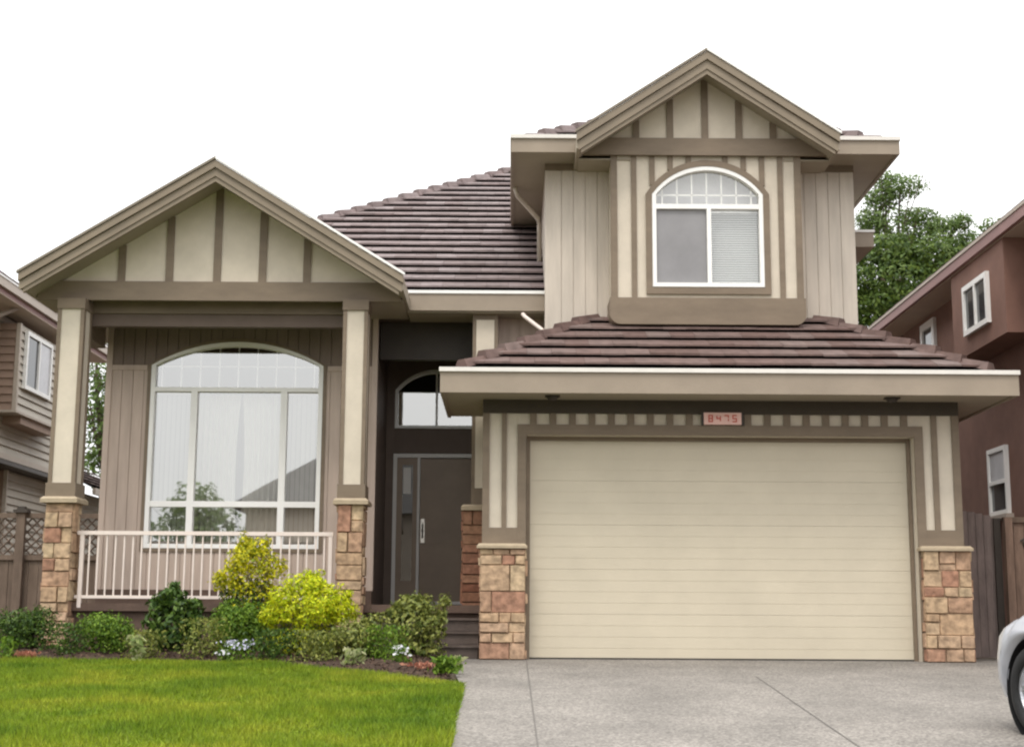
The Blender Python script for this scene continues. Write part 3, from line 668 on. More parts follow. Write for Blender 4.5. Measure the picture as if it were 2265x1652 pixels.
B('pane', 'dglass', sl, (-1.66, -1.50, DY+.015, DY+.02, 1.05, 2.80)); B('sidelight_panel', 'doorframe', sl, (-1.645, -1.53, DY+.006, DY+.010, 2.36, 2.76))  # pale panel just in front of the sidelight glass
mb = MB(); hx = -1.34; mb.box(hx-.03, hx+.03, DY-.01, DY+.0085, 1.62, 1.98); mb.tube([(hx, DY-.01, 1.70), (hx, DY-.06, 1.72), (hx, DY-.07, 1.80), (hx, DY-.06, 1.88), (hx, DY-.01, 1.90)], .014); mb.lathe([(0, -.04), (.026, -.04), (.03, -.01), (.03, 0)], (hx, DY, 1.955), 'y', 16)
mb.build('handle', 'metal', fd, smooth=False)
B('wall', 'dark', HS, (-1.9, -.3, 22.5, 22.55, .3, 4.7))
# gutter pipes
mb = MB(); mb.tube([(.02, 20.4, 6.72), (.06, 20.5, 6.62), (.38, 20.85, 6.36), (.395, 20.9, 6.30), (.395, 20.92, 5.72)], .035); mb.build('downspout', 'siding', HS, smooth=True)
mb = MB(); p1, p2 = at(1161, 701, 19.62), at(1204, 733, 19.62); mb.tube([(p1[0]-.03, 19.66, p1[1]+.05), (p1[0], 19.62, p1[1]), (p2[0], 19.5, p2[1]-.03), (p2[0]+.02, 19.3, p2[1]-.12)], .03); mb.build('downspout', 'rail', HS, smooth=True)
# side bay on the right with its own small eave
mb = MB(); boards(mb, UX1, 4.98, 3.6, 5.95, 21.0, None, .15); boards_x(mb, 4.98, 1, 21.05, 23, 3.6, 5.95); sb = mb.build('side_bay', 'siding', HS)
B('bay_roof', 'fascia', sb, (UX1, 5.30, 20.6, 23.4, 5.90, 6.12)); B('gutter_lip', 'white', sb, (UX1, 5.315, 20.585, 23.4, 6.12, 6.155))
# back half of the main roof and back wall so that the house is closed
mb = MB(); mb.poly([(UX0, MY+6.2, MZe+6.2*MP), (-.1, MY+6.2, MZe+6.2*MP), (MX0, 32, MZe), (UX0, 32, MZe)]); mb.build('roof', 'deck', HS, label='rear slope of the main roof')
B('wall', 'psiding', HS, (-5.7, 5.5, 31, 31.1, 0, 4.9), (UX0, UX1, 31, 31.1, 4.9, 6.8))
# house number sign
sx, sz = at(1598, 926, GY-.06); sg = thing('house_number_sign', 'small pink house number sign above the garage door', 'sign', (sx, GY-.05, sz))
M['sign'] = mat('sign_face', (.80, .52, .46), .4, .12, 6); M['digits'] = mat('sign_digits', (.55, .10, .07), .5, .1, 6)
B('plate', 'sign', sg, (sx-.235, sx+.235, GY-.075, GY-.045, sz-.075, sz+.075)); B('sign_frame', 'darkbrown', sg, (sx-.265, sx-.236, GY-.07, GY-.045, sz-.085, sz+.085), (sx+.236, sx+.265, GY-.07, GY-.045, sz-.085, sz+.085))
SEG = {'8': 'abcdefg', '4': 'bcfg', '7': 'abc', '1': 'bc', '9': 'abcdfg', '5': 'acdfg', '6': 'acdefg'}
for i, ch in enumerate('8475'):
    cx_ = sx-.15+.1*i; hw, hh, t = .028, .045, .013; mb = MB()
    q = dict(a=(-hw, hw, hh-t, hh), d=(-hw, hw, -hh, -hh+t), g=(-hw, hw, -t/2, t/2), f=(-hw, -hw+t, t/2, hh-t), b=(hw-t, hw, t/2, hh-t), e=(-hw, -hw+t, -hh+t, -t/2), c=(hw-t, hw, -hh+t, -t/2))
    for s_ in SEG[ch]: x0, x1, z0, z1 = q[s_]; mb.box(cx_+x0, cx_+x1, GY-.081, GY-.0755, sz+z0, sz+z1)
    mb.build('digit', 'digits', sg)

# ================================================================== NEIGHBOURS
M['lapL'] = mat('neighbour_lap_siding', (.43, .39, .33), .6, .08, 2); M['lapB'] = mat('neighbour_brown_siding', (.30, .21, .16), .6, .1, 2)
M['ntrim'] = mat('neighbour_trim', (.42, .36, .30), .5, .06, 3); M['nroof'] = island_mat('neighbour_roof_tiles', [(.10, .075, .07), (.16, .12, .11)], .8, .2, 8)
M['stucco'] = mat('red_brown_stucco', (.215, .12, .092), .85, .12, 2.5, .4, 60); M['nfasc'] = mat('neighbour_fascia', (.27, .15, .135), .5, .1, 2); M['nsoff'] = mat('neighbour_soffit', (.48, .39, .32), .7, .06, 2)
def laps(mb, axis, fix, a0, a1, z0, z1, sgn, e=.14):
    z = z0
    while z < z1:
        t = min(z+e, z1); o, i = fix+sgn*.032, fix
        if axis == 'x': mb.hexa([(o, a0, z), (o, a1, z), (fix-sgn*.05, a1, z), (fix-sgn*.05, a0, z)], [(i, a0, t), (i, a1, t), (fix-sgn*.05, a1, t), (fix-sgn*.05, a0, t)])
        else: mb.hexa([(a0, o, z), (a1, o, z), (a1, fix-sgn*.05, z), (a0, fix-sgn*.05, z)], [(a0, i, t), (a1, i, t), (a1, fix-sgn*.05, t), (a0, fix-sgn*.05, t)])
        z = t
LN = thing('house', 'neighbouring house with grey-beige lap siding at the left edge', 'house', (-12, 26, 0))
mb = MB(); laps(mb, 'x', -8.9, 21.5, 29.0, 3.3, 5.7, 1); w_ = mb.build('wall', 'lapL', LN)
mb = MB(); laps(mb, 'y', 21.5, -14, -8.9, 3.3, 5.7, -1); laps(mb, 'y', 29.0, -14, -8.9, 3.3, 5.7, 1); mb.build('wall', 'lapL', LN)
B('belt_board', 'ntrim', LN, (-8.9, -8.86, 21.5, 29.05, 3.2, 3.3)); B('soffit', 'darkbrown', LN, (-14, -8.87, 21.5, 29, 3.12, 3.19))
mb = MB(); laps(mb, 'x', -9.2, 26.3, 33, 0, 3.12, 1); mb.build('wall', 'lapL', LN); mb = MB(); laps(mb, 'y', 26.3, -14, -9.2, 0, 3.12, -1); mb.build('wall', 'lapB', LN)
B('corner_board', 'ntrim', LN, (-9.24, -9.17, 26.27, 26.34, 0, 3.12)); B('corner_board', 'ntrim', LN, (-8.93, -8.87, 28.97, 29.03, 3.3, 5.7))
# rear skirt roof of the left neighbour
mb = MB(); tiles(mb, (-8.4, 29.0, 3.05), (0, 1, 0), (-1, 0, 0), .5, 2.0, lambda s: 0, lambda s: 5.0); rr_ = mb.build('roof', ['nroof', 'deck'], LN); B('gutter', 'ntrim', rr_, (-8.4, -8.34, 29.0, 34, 2.92, 3.05))
# bay with window
yb0, yb1 = 24.6, 27.2
mb = MB(); laps(mb, 'x', -8.55, yb0+.05, yb1, 3.98, 5.5, 1); bay = mb.build('side_bay', 'lapL', LN)
mb = MB(); laps(mb, 'y', yb0, -8.9, -8.55, 3.98, 5.5, -1); mb.build('bay_wall', 'lapB', bay); B('corner_board', 'ntrim', bay, (-8.58, -8.51, yb0-.035, yb0+.05, 3.98, 5.5), (-8.58, -8.51, yb1-.05, yb1+.03, 3.98, 5.5))
B('bay_skirt', 'lapB', bay, (-8.9, -8.56, yb0+.4, yb1-.4, 3.80, 3.979)); B('bay_skirt', 'ntrim', bay, (-8.9, -8.5, yb0-.04, yb1+.04, 3.94, 3.98))
def side_window(parent, x, sgn, y0, y1, z0, z1, bars=1, fw=.07, label=None):
    f = MB(); a, b = sorted((x, x+sgn*.06))
    f.box(a, b, y0, y0+fw, z0, z1); f.box(a, b, y1-fw, y1, z0, z1); f.box(a, b, y0+fw, y1-fw, z0, z0+fw); f.box(a, b, y0+fw, y1-fw, z1-fw, z1)
    for k in range(bars): yy = y0+(y1-y0)*(k+1)/(bars+1); f.box(a, b, yy-.025, yy+.025, z0+fw, z1-fw)
    o = f.build('window', 'white', parent, label=label); c, d = sorted((x+sgn*.02, x+sgn*.026)); B('pane', 'npane', o, (c, d, y0+fw, y1-fw, z0+fw, z1-fw)); return o
M['npane'], nt, b_, _ = nodes('neighbour_glass'); b_.inputs['Base Color'].default_value = (.04, .045, .05, 1); b_.inputs['Roughness'].default_value = .05; b_.inputs['Specular IOR Level'].default_value = 1.0
M['npale'] = mat('pale_window_film', (.5, .5, .52), .25, .1, 4)
o = side_window(bay, -8.527, 1, 24.85, 26.25, 4.40, 5.42, 1); B('window_blind', 'npale', o, (-8.50, -8.49, 25.57, 26.17, 4.48, 5.34))
# roof of the left neighbour
mb = MB(); tiles(mb, (-8.3, 20.6, 5.93), (0, 1, 0), (-1, 0, 0), .45, 3.2, lambda s: 0, lambda s: 8.9-s, e=.32); rr_ = mb.build('roof', ['nroof', 'deck'], LN)
B('gutter', 'ntrim', rr_, (-8.34, -8.28, 20.6, 29.5, 5.78, 5.92), label='beige gutter of the left neighbour'); B('gutter_lip', 'white', rr_, (-8.345, -8.265, 20.6, 29.5, 5.92, 5.95)); B('soffit', 'nsoff', rr_, (-9.0, -8.35, 20.6, 29.5, 5.68, 5.70))
B('fascia', 'nfasc', rr_, (-8.38, -8.345, 20.6, 29.5, 5.70, 5.90)); mb = MB(); mb.tube([(-8.4, 24.3, 5.75), (-8.75, 23.9, 5.45), (-8.84, 23.8, 5.3), (-8.84, 23.8, 3.3)], .04); mb.build('downspout', 'ntrim', LN, smooth=True)
mb = MB(); mb.poly([(-8.3, 29.5, 5.7), (-14, 29.5, 5.7), (-11.5, 29.5, 7.37)]); mb.build('gable', 'lapL', LN)
B('wall', 'lapL', LN, (-14.05, -14, 21.5, 33, 0, 5.9))

RN = thing('house', 'dark red-brown stucco neighbouring house at the right edge', 'house', (10, 24, 0))
B('wall', 'stucco', RN, (7.6, 14, 16.5, 33, 0, 6.05))
mb = MB(); tiles(mb, (7.1, 15.9, 6.22), (0, 1, 0), (1, 0, 0), .35, 3.8, lambda s: s*.0, lambda s: 17.6, e=.32); rr_ = mb.build('roof', ['nroof', 'deck'], RN)
B('gutter', 'nfasc', rr_, (7.05, 7.12, 15.9, 33.5, 6.02, 6.17)); B('gutter_lip', 'ntrim', rr_, (7.035, 7.13, 15.9, 33.5, 6.17, 6.215)); B('soffit', 'nsoff', rr_, (7.12, 7.6, 15.9, 33.5, 6.0, 6.02))
sb = B('side_bay', 'stucco', RN, (7.12, 7.6, 20.4, 22.9, 4.60, 5.999)); side_window(sb, 7.12, -1, 21.05, 22.2, 4.88, 5.66, 1, .08); 
o = bpy.data.objects[sb.name]; side_window(RN, 7.6, -1, 25.4, 26.25, 5.15, 5.88, 0, .13, label='small white window between the bay and the garage roof')
w2 = side_window(RN, 7.6, -1, 22.0, 22.85, 2.12, 3.17, 0, .07, label='lowest white window beside the fence, sash closed'); B('sash_rail', 'white', w2, (7.535, 7.57, 22.07, 22.78, 2.60, 2.66)); B('window_film', 'npale', w2, (7.565, 7.573, 22.07, 22.78, 2.66, 3.10)); B('sill', 'ntrim', w2, (7.48, 7.6, 21.9, 22.95, 2.05, 2.115))

# ================================================================== FENCES
M['fwood'] = mat('weathered_fence_wood', (.145, .105, .078), .8, .3, 3, .4, 30, (3, 3, .6)); M['fwood2'] = mat('grey_mauve_wood', (.21, .165, .148), .8, .3, 4, .4, 30, (3, 3, .5)); M['fwood3'] = mat('reddish_fence_wood', (.23, .155, .115), .8, .35, 3, .4, 30, (3, 3, .6))
FN = thing('fence', 'brown wooden fence with lattice top left of the porch', 'fence', (-7.2, 20.6, 0))
mb = MB(); x = -8.8
while x < -5.8: mb.box(x, x+.135, 20.62, 20.64, 0, 1.29+random.uniform(-.01, .01)); x += .142
mb.build('board_panel', 'fwood', FN)
for z0, z1 in ((1.27, 1.34), (1.86, 1.93), (.2, .28)): B('rail', 'fwood', FN, (-8.8, -5.75, 20.585, 20.619, z0, z1))
mb = MB(); k = -9.4
while k < -5.8:
    for s in (1, -1):
        a = Vector((k if s == 1 else k+.52, 20.62 if s == 1 else 20.632, 1.34)); b = a+Vector((.52*s, 0, .52)); mb.tube([a, b], .012, 4)
    k += .13
lt = mb.build('lattice', 'fwood', FN)
for x in (-6.93, -8.7): B('post', 'fwood', FN, (x-.06, x+.06, 20.5, 20.58, 0, 1.93)); B('post_cap', 'darkbrown', FN, (x-.10, x+.10, 20.46, 20.62, 1.931, 1.975), (x-.05, x+.05, 20.49, 20.59, 1.976, 2.02))
GT = thing('gate', 'grey-brown arched wooden gate beside the right garage pier', 'gate', (6.1, 19.5, 0))
mb = MB(); x = 5.62; 
while x < 6.46: h_ = 1.78+.2*math.sqrt(max(0, 1-((x-5.62)/.92)**2)); mb.box(x, x+.098, 19.5, 19.53, .02, h_); x += .104
mb.build('board_panel', 'fwood2', GT); B('rail', 'fwood2', GT, (5.62, 6.46, 19.535, 19.57, .3, .4), (5.62, 6.46, 19.535, 19.57, 1.5, 1.6)); B('post', 'darkbrown', GT, (6.47, 6.56, 19.45, 19.55, 0, 1.86))
RF = thing('fence', 'reddish wooden fence panel with black iron scroll beside the white car', 'fence', (7.0, 19.4, 0))
mb = MB(); x = 6.57
while x < 7.55: mb.box(x, x+.135, 19.4, 19.42, .02, 1.80); x += .142
mb.build('board_panel', 'fwood3', RF); B('rail', 'fwood', RF, (6.57, 7.59, 19.37, 19.43, 1.80, 1.87)); B('post', 'fwood3', RF, (6.57, 6.67, 19.30, 19.399, 0, 1.86))
mb = MB()
for cx_, cz_, s in ((6.86, 1.52, 1), (6.98, 1.60, -1), (6.90, 1.40, -1), (7.04, 1.46, 1)):
    mb.tube([(cx_+s*(.015+.006*t)*math.cos(t*.9), 19.38, cz_+(.015+.006*t)*math.sin(t*.9)) for t in range(11)], .011, 6)
mb.build('iron_scroll', 'darkbrown', RF)

# ================================================================== PLANTS
LEAF = {
 'dark': island_mat('dark_leaves', [(.022, .05, .010), (.05, .10, .016), (.11, .18, .025), (.035, .075, .016)], .45, .15, 6, .22),
 'mid': island_mat('mid_green_leaves', [(.05, .11, .013), (.11, .20, .02), (.21, .32, .03), (.07, .14, .016)], .5, .15, 6, .25),
 'olive': island_mat('olive_leaves', [(.07, .10, .02), (.17, .20, .04), (.30, .31, .07), (.11, .14, .035)], .45, .15, 6, .22),
 'yellow': island_mat('golden_leaves', [(.32, .44, .012), (.54, .62, .015), (.70, .74, .02), (.50, .46, .015), (.26, .38, .015)], .5, .12, 6, .32),
 'gold2': island_mat('yellow_green_leaves', [(.2, .27, .02), (.58, .54, .015), (.72, .64, .02), (.12, .18, .02)], .5, .12, 6, .3),
 'tree': island_mat('tree_leaves', [(.035, .07, .012), (.075, .125, .018), (.13, .185, .03), (.05, .095, .018)], .5, .12, 3, .3),
 'pale': island_mat('pale_tree_leaves', [(.09, .15, .04), (.16, .23, .06), (.07, .12, .025)], .5, .12, 3, .35),
 'vari': island_mat('variegated_leaves', [(.16, .24, .06), (.45, .45, .25), (.3, .38, .1)], .5, .1, 6, .25),
}
M['petal'] = island_mat('white_petals', [(.6, .6, .58), (.5, .5, .54)], .6, .05, 6, .2); M['lilac'] = island_mat('pale_lilac_petals', [(.42, .42, .55), (.5, .5, .58), (.34, .34, .48)], .6, .05, 6, .2)
M['pink'] = island_mat('dry_pink_leaves', [(.35, .12, .08), (.45, .22, .14), (.25, .08, .05)], .6, .1, 6, .2)
M['bark'] = mat('bark', (.10, .075, .055), .9, .3, 8, .8, 30)
def leaf_verts(C, N_, size, aspect=.45):
    n = len(C); a = RNG.normal(size=(n, 3)); a -= (a*N_).sum(1, keepdims=True)*N_; a /= np.linalg.norm(a, axis=1, keepdims=True)+1e-9
    b = np.cross(N_, a); s = (size*RNG.uniform(.65, 1.25, n))[:, None]
    base = C-a*s*.5; tip = C+a*s*.5-N_*s*.12; l = C+b*s*aspect*.5+N_*s*.06; r = C-b*s*aspect*.5+N_*s*.06
    return np.stack([base, r, tip, l], 1).reshape(-1, 3)
def clump_points(blobs, n):
    """blobs: (x, y, z, rx, ry, rz, weight); points mostly in the outer shell, lumpy"""
    w = np.array([b[6] for b in blobs], float); w /= w.sum(); out = []; nor = []
    for b, k in zip(blobs, RNG.multinomial(n, w)):
        d = RNG.normal(size=(k, 3)); d /= np.linalg.norm(d, axis=1, keepdims=True)
        lump = 1+.16*np.sin(d[:, 0]*7+b[0]*3)*np.sin(d[:, 1]*6+b[2])+.12*np.sin(d[:, 2]*11+b[1]*5)
        r = (1-.55*RNG.random(k)**2.2)*lump
        out.append(np.array(b[:3])+d*r[:, None]*np.array(b[3:6])); m_ = d+RNG.normal(0, .55, (k, 3))+np.array([0, 0, .35]); nor.append(m_/np.linalg.norm(m_, axis=1, keepdims=True))
    return np.concatenate(out), np.concatenate(nor)
def foliage(parent, blobs, n, size, m, name='foliage', aspect=.45, zmin=None):
    C, N_ = clump_points(blobs, n)
    if zmin is not None: k = C[:, 2] > zmin; C, N_ = C[k], N_[k]
    V = leaf_verts(C, N_, size, aspect); return raw_mesh(name, V, np.arange(len(V)).reshape(-1, 4), LEAF.get(m) or M[m], 4, parent)
def shrub(px0, px1, py0, py1, Y, m, label, n=3500, size=.055, name='shrub', blobs=None, group='shrubs in the garden bed', extra=None, aspect=.45):
    x0, z1 = at(px0, (py0+py1)/2, Y)[0], at((px0+px1)/2, py0, Y)[1]; x1 = at(px1, (py0+py1)/2, Y)[0]; g0 = gz(Y)+.06
    cx_, w = (x0+x1)/2, (x1-x0)/2; t = thing(name, label, 'shrub', (cx_, Y, g0), group); h = (z1-g0)
    bl = []; low = (cx_, Y, g0+h*.16, w*.92, w*.7, h*.2, 1.3)
    if blobs is None:
        for k in range(9):
            a = k*2.4; rr = .45*w if k else 0; bl.append((cx_+rr*math.cos(a)*random.uniform(.7, 1.2), Y+rr*.8*math.sin(a), g0+h*random.uniform(.38, .68), w*.52, w*.48, h*.33, 1))
        bl.append((cx_, Y, g0+h*.5, w*.85, w*.7, h*.42, 2.0))
    else: bl = [(cx_+a*w, Y+b*w, g0+c*h, d*w, d*w, e*h, f) for a, b, c, d, e, f in blobs]
    for k in range(26):      # stray sprigs that break the outline
        b = random.choice(bl); d = Vector((random.gauss(0, 1), random.gauss(0, 1), abs(random.gauss(0, 1))+.2)).normalized(); q = random.uniform(.88, 1.08)
        if b[2]+d.z*b[5]*q > g0+h*.97: continue
        bl.append((b[0]+d.x*b[3]*q, b[1]+d.y*b[4]*q, b[2]+d.z*b[5]*q, .045+.04*random.random(), .05, .05+.06*random.random(), .07))
    bl.append(low); foliage(t, bl, n, size, m, aspect=aspect, zmin=g0-.02)
    st = MB()
    for k in range(6):
        a = k*1.05+.3; st.tube([(cx_+.03*math.cos(a), Y+.03*math.sin(a), g0-.08), (cx_+.25*w*math.cos(a), Y+.25*w*math.sin(a), g0+h*.35), (cx_+.55*w*math.cos(a+.3), Y+.5*w*math.sin(a), g0+h*.72)], [.014, .010, .004], 5)
    st.build('stems', 'bark', t); 
    if extra: extra(t, cx_, w, g0, h)
    return t
shrub(-25, 128, 1343, 1462, 17.9, 'dark', 'low dark green shrub with lighter top at the far left of the bed', 5200, .045)
shrub(168, 302, 1352, 1476, 17.7, 'mid', 'small rounded green shrub under the left end of the porch railing', 4600, .042)
shrub(318, 452, 1288, 1474, 17.9, 'dark', 'upright dark broad-leaved shrub in front of the railing', 2600, .085, blobs=[(0, 0, .45, .95, .38, 3), (-.1, 0, .72, .55, .2, 1.2), (-.05, 0, .9, .22, .12, .4), (.5, .1, .5, .45, .25, .8), (-.5, .1, .4, .5, .25, .8)])
def redbits(t, cx_, w, g0, h): foliage(t, [(cx_-.75*w, 18.15, g0+.60*h, .22*w, .2*w, .09*h, 1), (cx_+.2*w, 18.1, g0+.92*h, .25*w, .2*w, .06*h, 1)], 260, .05, 'gold2', 'new_growth')
shrub(462, 640, 1182, 1440, 18.25, 'gold2', 'tall loose yellow-green shrub against the railing', 4600, .055, blobs=[(.05, 0, .78, .62, .13, 1.2), (.22, -.1, .88, .32, .08, .55), (-.15, 0, .84, .26, .08, .4), (.55, 0, .72, .42, .11, .8), (-.6, 0, .60, .38, .09, .6), (-.1, 0, .62, .7, .14, 1.0), (.1, .1, .5, .7, .16, .8)], extra=lambda t, c, w, g, h: foliage(t, [(c, 18.35, g+.40*h, .75*w, .6*w, .22*h, 1)], 1500, .06, 'dark', 'lower_foliage'))
shrub(448, 600, 1322, 1470, 17.75, 'mid', 'spreading mid green shrub between the dark shrub and the golden shrub', 4200, .05)
shrub(578, 782, 1266, 1478, 17.55, 'yellow', 'bright golden rounded shrub in the middle of the bed', 8500, .048, blobs=[(0, 0, .56, .80, .28, 1.6), (-.15, -.1, .86, .40, .12, .9), (.2, -.2, .82, .3, .12, .6), (-.5, -.2, .70, .34, .13, .7), (.75, -.1, .5, .3, .12, .5), (-.8, 0, .45, .25, .12, .4), (.3, -.5, .6, .35, .14, .6), (.4, 0, .72, .5, .17, 1), (-.6, 0, .52, .42, .18, 1), (.6, 0, .55, .42, .16, 1), (.1, -.3, .5, .6, .2, 1)], extra=lambda t, c, w, g, h: foliage(t, [(c, 17.6, g+.22*h, .8*w, .6*w, .18*h, 1)], 1700, .05, 'dark', 'lower_foliage'))
shrub(716, 862, 1362, 1496, 17.1, 'olive', 'dark olive shrub right of the golden shrub', 3400, .05)
shrub(848, 992, 1314, 1478, 17.4, 'olive', 'olive green shrub beside the entry steps', 4200, .06, blobs=[(0, 0, .5, .9, .38, 3), (-.15, 0, .82, .55, .17, 1.2), (.45, 0, .55, .5, .25, 1), (-.5, 0, .7, .4, .16, .8)])
def plant(px, py, Y, m, label, n, size, w, h, name='plant', cat='plant', flower=None, grp='small plants along the bed edge'):
    x, z = at(px, py, Y); g0 = gz(Y)+.05; t = thing(name, label, cat, (x, Y, g0), grp)
    C = np.stack([x+RNG.normal(0, w*.4, n), Y+RNG.normal(0, w*.3, n), g0+h*RNG.random(n)], 1); N_ = RNG.normal(size=(n, 3)); N_[:, 2] = abs(N_[:, 2])*.5; N_ /= np.linalg.norm(N_, axis=1, keepdims=True)
    V = leaf_verts(C, N_, size, .4); raw_mesh('leaves', V, np.arange(len(V)).reshape(-1, 4), LEAF.get(m) or M[m], 4, t)
    if flower:
        k = flower[1]; C = np.stack([x+RNG.normal(0, w*.4, k), Y-.03+RNG.normal(0, w*.25, k), g0+h*(.55+.5*RNG.random(k))], 1); N_ = RNG.normal(0, .5, size=(k, 3))+np.array([0, -1, .6]); N_ /= np.linalg.norm(N_, axis=1, keepdims=True)
        V = leaf_verts(C, N_, flower[2], .9); raw_mesh('flowers', V, np.arange(len(V)).reshape(-1, 4), M[flower[0]], 4, t)
    return t
plant(525, 1452, 17.0, 'mid', 'pale lilac flowers at the lawn edge under the golden shrub', 260, .05, .22, .22, 'flowering_plant', 'flowers', ('lilac', 75, .035))
plant(497, 1466, 16.95, 'mid', 'white flowers at the left of the lilac flowers', 90, .05, .10, .12, 'flowering_plant', 'flowers', ('petal', 22, .035))
plant(886, 1452, 16.3, 'mid', 'white flowers in front of the olive shrub by the steps', 240, .05, .14, .22, 'flowering_plant', 'flowers', ('petal', 26, .045))
plant(300, 1440, 16.95, 'vari', 'pale yellow-green leafy plant between two green shrubs', 70, .13, .10, .26)
plant(15, 1455, 17.1, 'mid', 'small green plant at the left end of the lawn edge', 160, .07, .14, .24)
plant(58, 1470, 17.0, 'pink', 'low reddish pink plant at the left end of the bed', 120, .07, .16, .08)
plant(985, 1488, 15.6, 'mid', 'low bright green plant at the corner of lawn and path', 300, .08, .16, .16)
plant(1012, 1478, 15.9, 'vari', 'white-edged leafy plant spilling on to the path', 50, .10, .07, .14)
plant(780, 1470, 16.4, 'vari', 'pale variegated plant in front of the olive shrub', 100, .08, .14, .18)
plant(150, 1455, 17.5, 'dark', 'low dark plant between the two leftmost shrubs', 798, .05, 0.32, 0.38)
plant(318, 1462, 17.3, 'olive', 'low olive plant left of the upright dark shrub', 570, .05, 0.27, 0.32)
plant(448, 1462, 17.3, 'olive', 'low twiggy olive plant right of the upright dark shrub', 798, .05, 0.35, 0.46)
plant(600, 1468, 17.1, 'dark', 'dark low plant between the mid green and golden shrubs', 798, .05, 0.35, 0.35)
plant(700, 1478, 16.9, 'olive', 'low olive plant under the right side of the golden shrub', 874, .05, 0.35, 0.35)
plant(850, 1470, 16.9, 'mid', 'mid green low plant left of the olive shrub by the steps', 798, .05, 0.30, 0.41)
plant(935, 1482, 16.0, 'pink', 'dry orange-pink stems on the mulch near the path', 90, .07, .22, .06)

nch = 9000; cxx = RNG.uniform(-7, -.5, nch); cyy = RNG.uniform(14.7, 19, nch); bfr = np.interp(cxx, [-14, -6.2, -5, -3, -1.6, -.9, -.3, 3], [16.6, 16.7, 17.05, 17.0, 15.7, 15.0, 14.6, 14.6]); kk = (cyy > bfr+.02) & (cxx < np.interp(cyy, [14.5, 16, 18], [-.52, -.66, -.75])); cxx, cyy, bfr = cxx[kk], cyy[kk], bfr[kk]
tt = np.clip((cyy-bfr+.05)/(19.1-bfr), 0, 1); fl = np.clip((np.interp(cyy, [14.5, 16, 18], [-.47, -.6, -.7])-cxx)/.5, 0, 1); czz = np.minimum(0, -.0532*(18-cyy))+.012+(.10*np.sin(np.minimum(1, tt*2.2)*np.pi/2))*fl+RNG.uniform(0, .012, len(cxx))
Nn = RNG.normal(0, .35, (len(cxx), 3)); Nn[:, 2] = 1; Nn /= np.linalg.norm(Nn, axis=1, keepdims=True); M['chip'] = island_mat('bark_chips', [(.035, .02, .013), (.08, .045, .03), (.13, .08, .055), (.05, .03, .02)], .9, .2, 20)
V = leaf_verts(np.stack([cxx, cyy, czz], 1), Nn, .045, .5); struct(raw_mesh('bark_chips', V, np.arange(len(V)).reshape(-1, 4), 'chip', 4), 'stuff', 'brown bark chips covering the garden bed')
def tree(name, label, x, y, trunk_h, blobs, n, size, m, seed, lean=0.0, group='trees behind the houses', branches=True, leaf2=None):
    rnd = random.Random(seed); t = thing(name, label, 'tree', (x, y, 0), group)
    tr = MB(); top = Vector((x+lean, y, trunk_h)); tr.tube([(x, y, -.1), (x+lean*.2, y, trunk_h*.35), (x+lean*.7, y+.1, trunk_h*.7), top], [.24, .19, .13, .07], 8)
    for b in blobs:
        c = Vector(b[:3]); s0 = Vector((x, y, 0)).lerp(top, rnd.uniform(.45, .9))
        s0.z = min(s0.z, c.z-.2); mid = s0.lerp(c, .55)+Vector((rnd.uniform(-.2, .2), rnd.uniform(-.2, .2), .25)); tr.tube([s0, mid, c], [.07, .045, .02], 6)
        for q in range(5):
            e = c+Vector((rnd.uniform(-1, 1)*b[3], rnd.uniform(-1, 1)*b[4], rnd.uniform(-.6, 1)*b[5])); tr.tube([mid.lerp(c, rnd.random()), e], [.02, .006], 4)
    tr.build('trunk', 'bark', t); foliage(t, blobs, n, size, m, 'crown', .5); 
    if leaf2: foliage(t, *leaf2, 'outer_crown', .5)
    return t
def pb_(px, py, Y, rx, rz, w, dy=0): x, z = at(px, py, Y); return (x, Y+dy, z, rx, rx, rz, w)
TY = 34
dense = [pb_(1990, 640, TY, 1.3, 1.0, 3), pb_(2060, 575, TY, .95, .55, 2), pb_(1960, 560, TY, .7, .45, 1.2), pb_(2130, 570, TY, .55, .4, 1), pb_(1930, 690, TY, 1.0, .8, 2), pb_(2060, 700, TY, 1.3, .9, 3), pb_(1850, 620, TY, .9, .8, 1.5), pb_(2000, 820, TY, 1.7, 1.2, 3), pb_(2150, 660, TY, .8, .7, 1)]
tree('tree', 'dense dark green tree between the house and the right neighbour', at(2000, 900, TY)[0], TY, 8.2, dense, 26000, .125, 'tree', 3)
sp = [pb_(1970, 500, 36, .8, .5, 1.5), pb_(2060, 520, 36, .7, .3, 1.0), pb_(1990, 415, 36, .65, .28, 1.3), pb_(1950, 440, 36, .45, .3, 1), pb_(2030, 480, 36, .5, .22, .9), pb_(2080, 500, 36, .5, .2, .8), pb_(2000, 530, 36, .45, .2, .7), pb_(1925, 490, 36, .4, .35, .9), pb_(2125, 490, 36, .3, .22, .5), pb_(1960, 395, 36, .35, .15, .3), pb_(2140, 530, 36, .3, .25, .5)]
tree('tree', 'sparse light green tree rising behind the dense dark tree', at(1960, 800, 36)[0], 36, 9.5, sp, 7500, .10, 'pale', 5)
tree('tree', 'thin tree top just above the gutter of the right neighbour', at(2185, 700, 37)[0], 37, 8.6, [pb_(2190, 500, 37, .35, .2, 1), pb_(2170, 540, 37, .4, .25, 1), pb_(2230, 520, 37, .4, .3, 1)], 420, .12, 'pale', 8)
lt_ = [pb_(200, 900, 36, .65, .5, 1.2), pb_(225, 830, 36, .55, .5, 1.1), pb_(235, 960, 36, .6, .35, 1), pb_(190, 1010, 36, .6, .3, .9), pb_(215, 770, 36, .35, .3, .4), pb_(290, 880, 36, .9, 1.0, 2), pb_(250, 1040, 36, 1, .5, 1)]
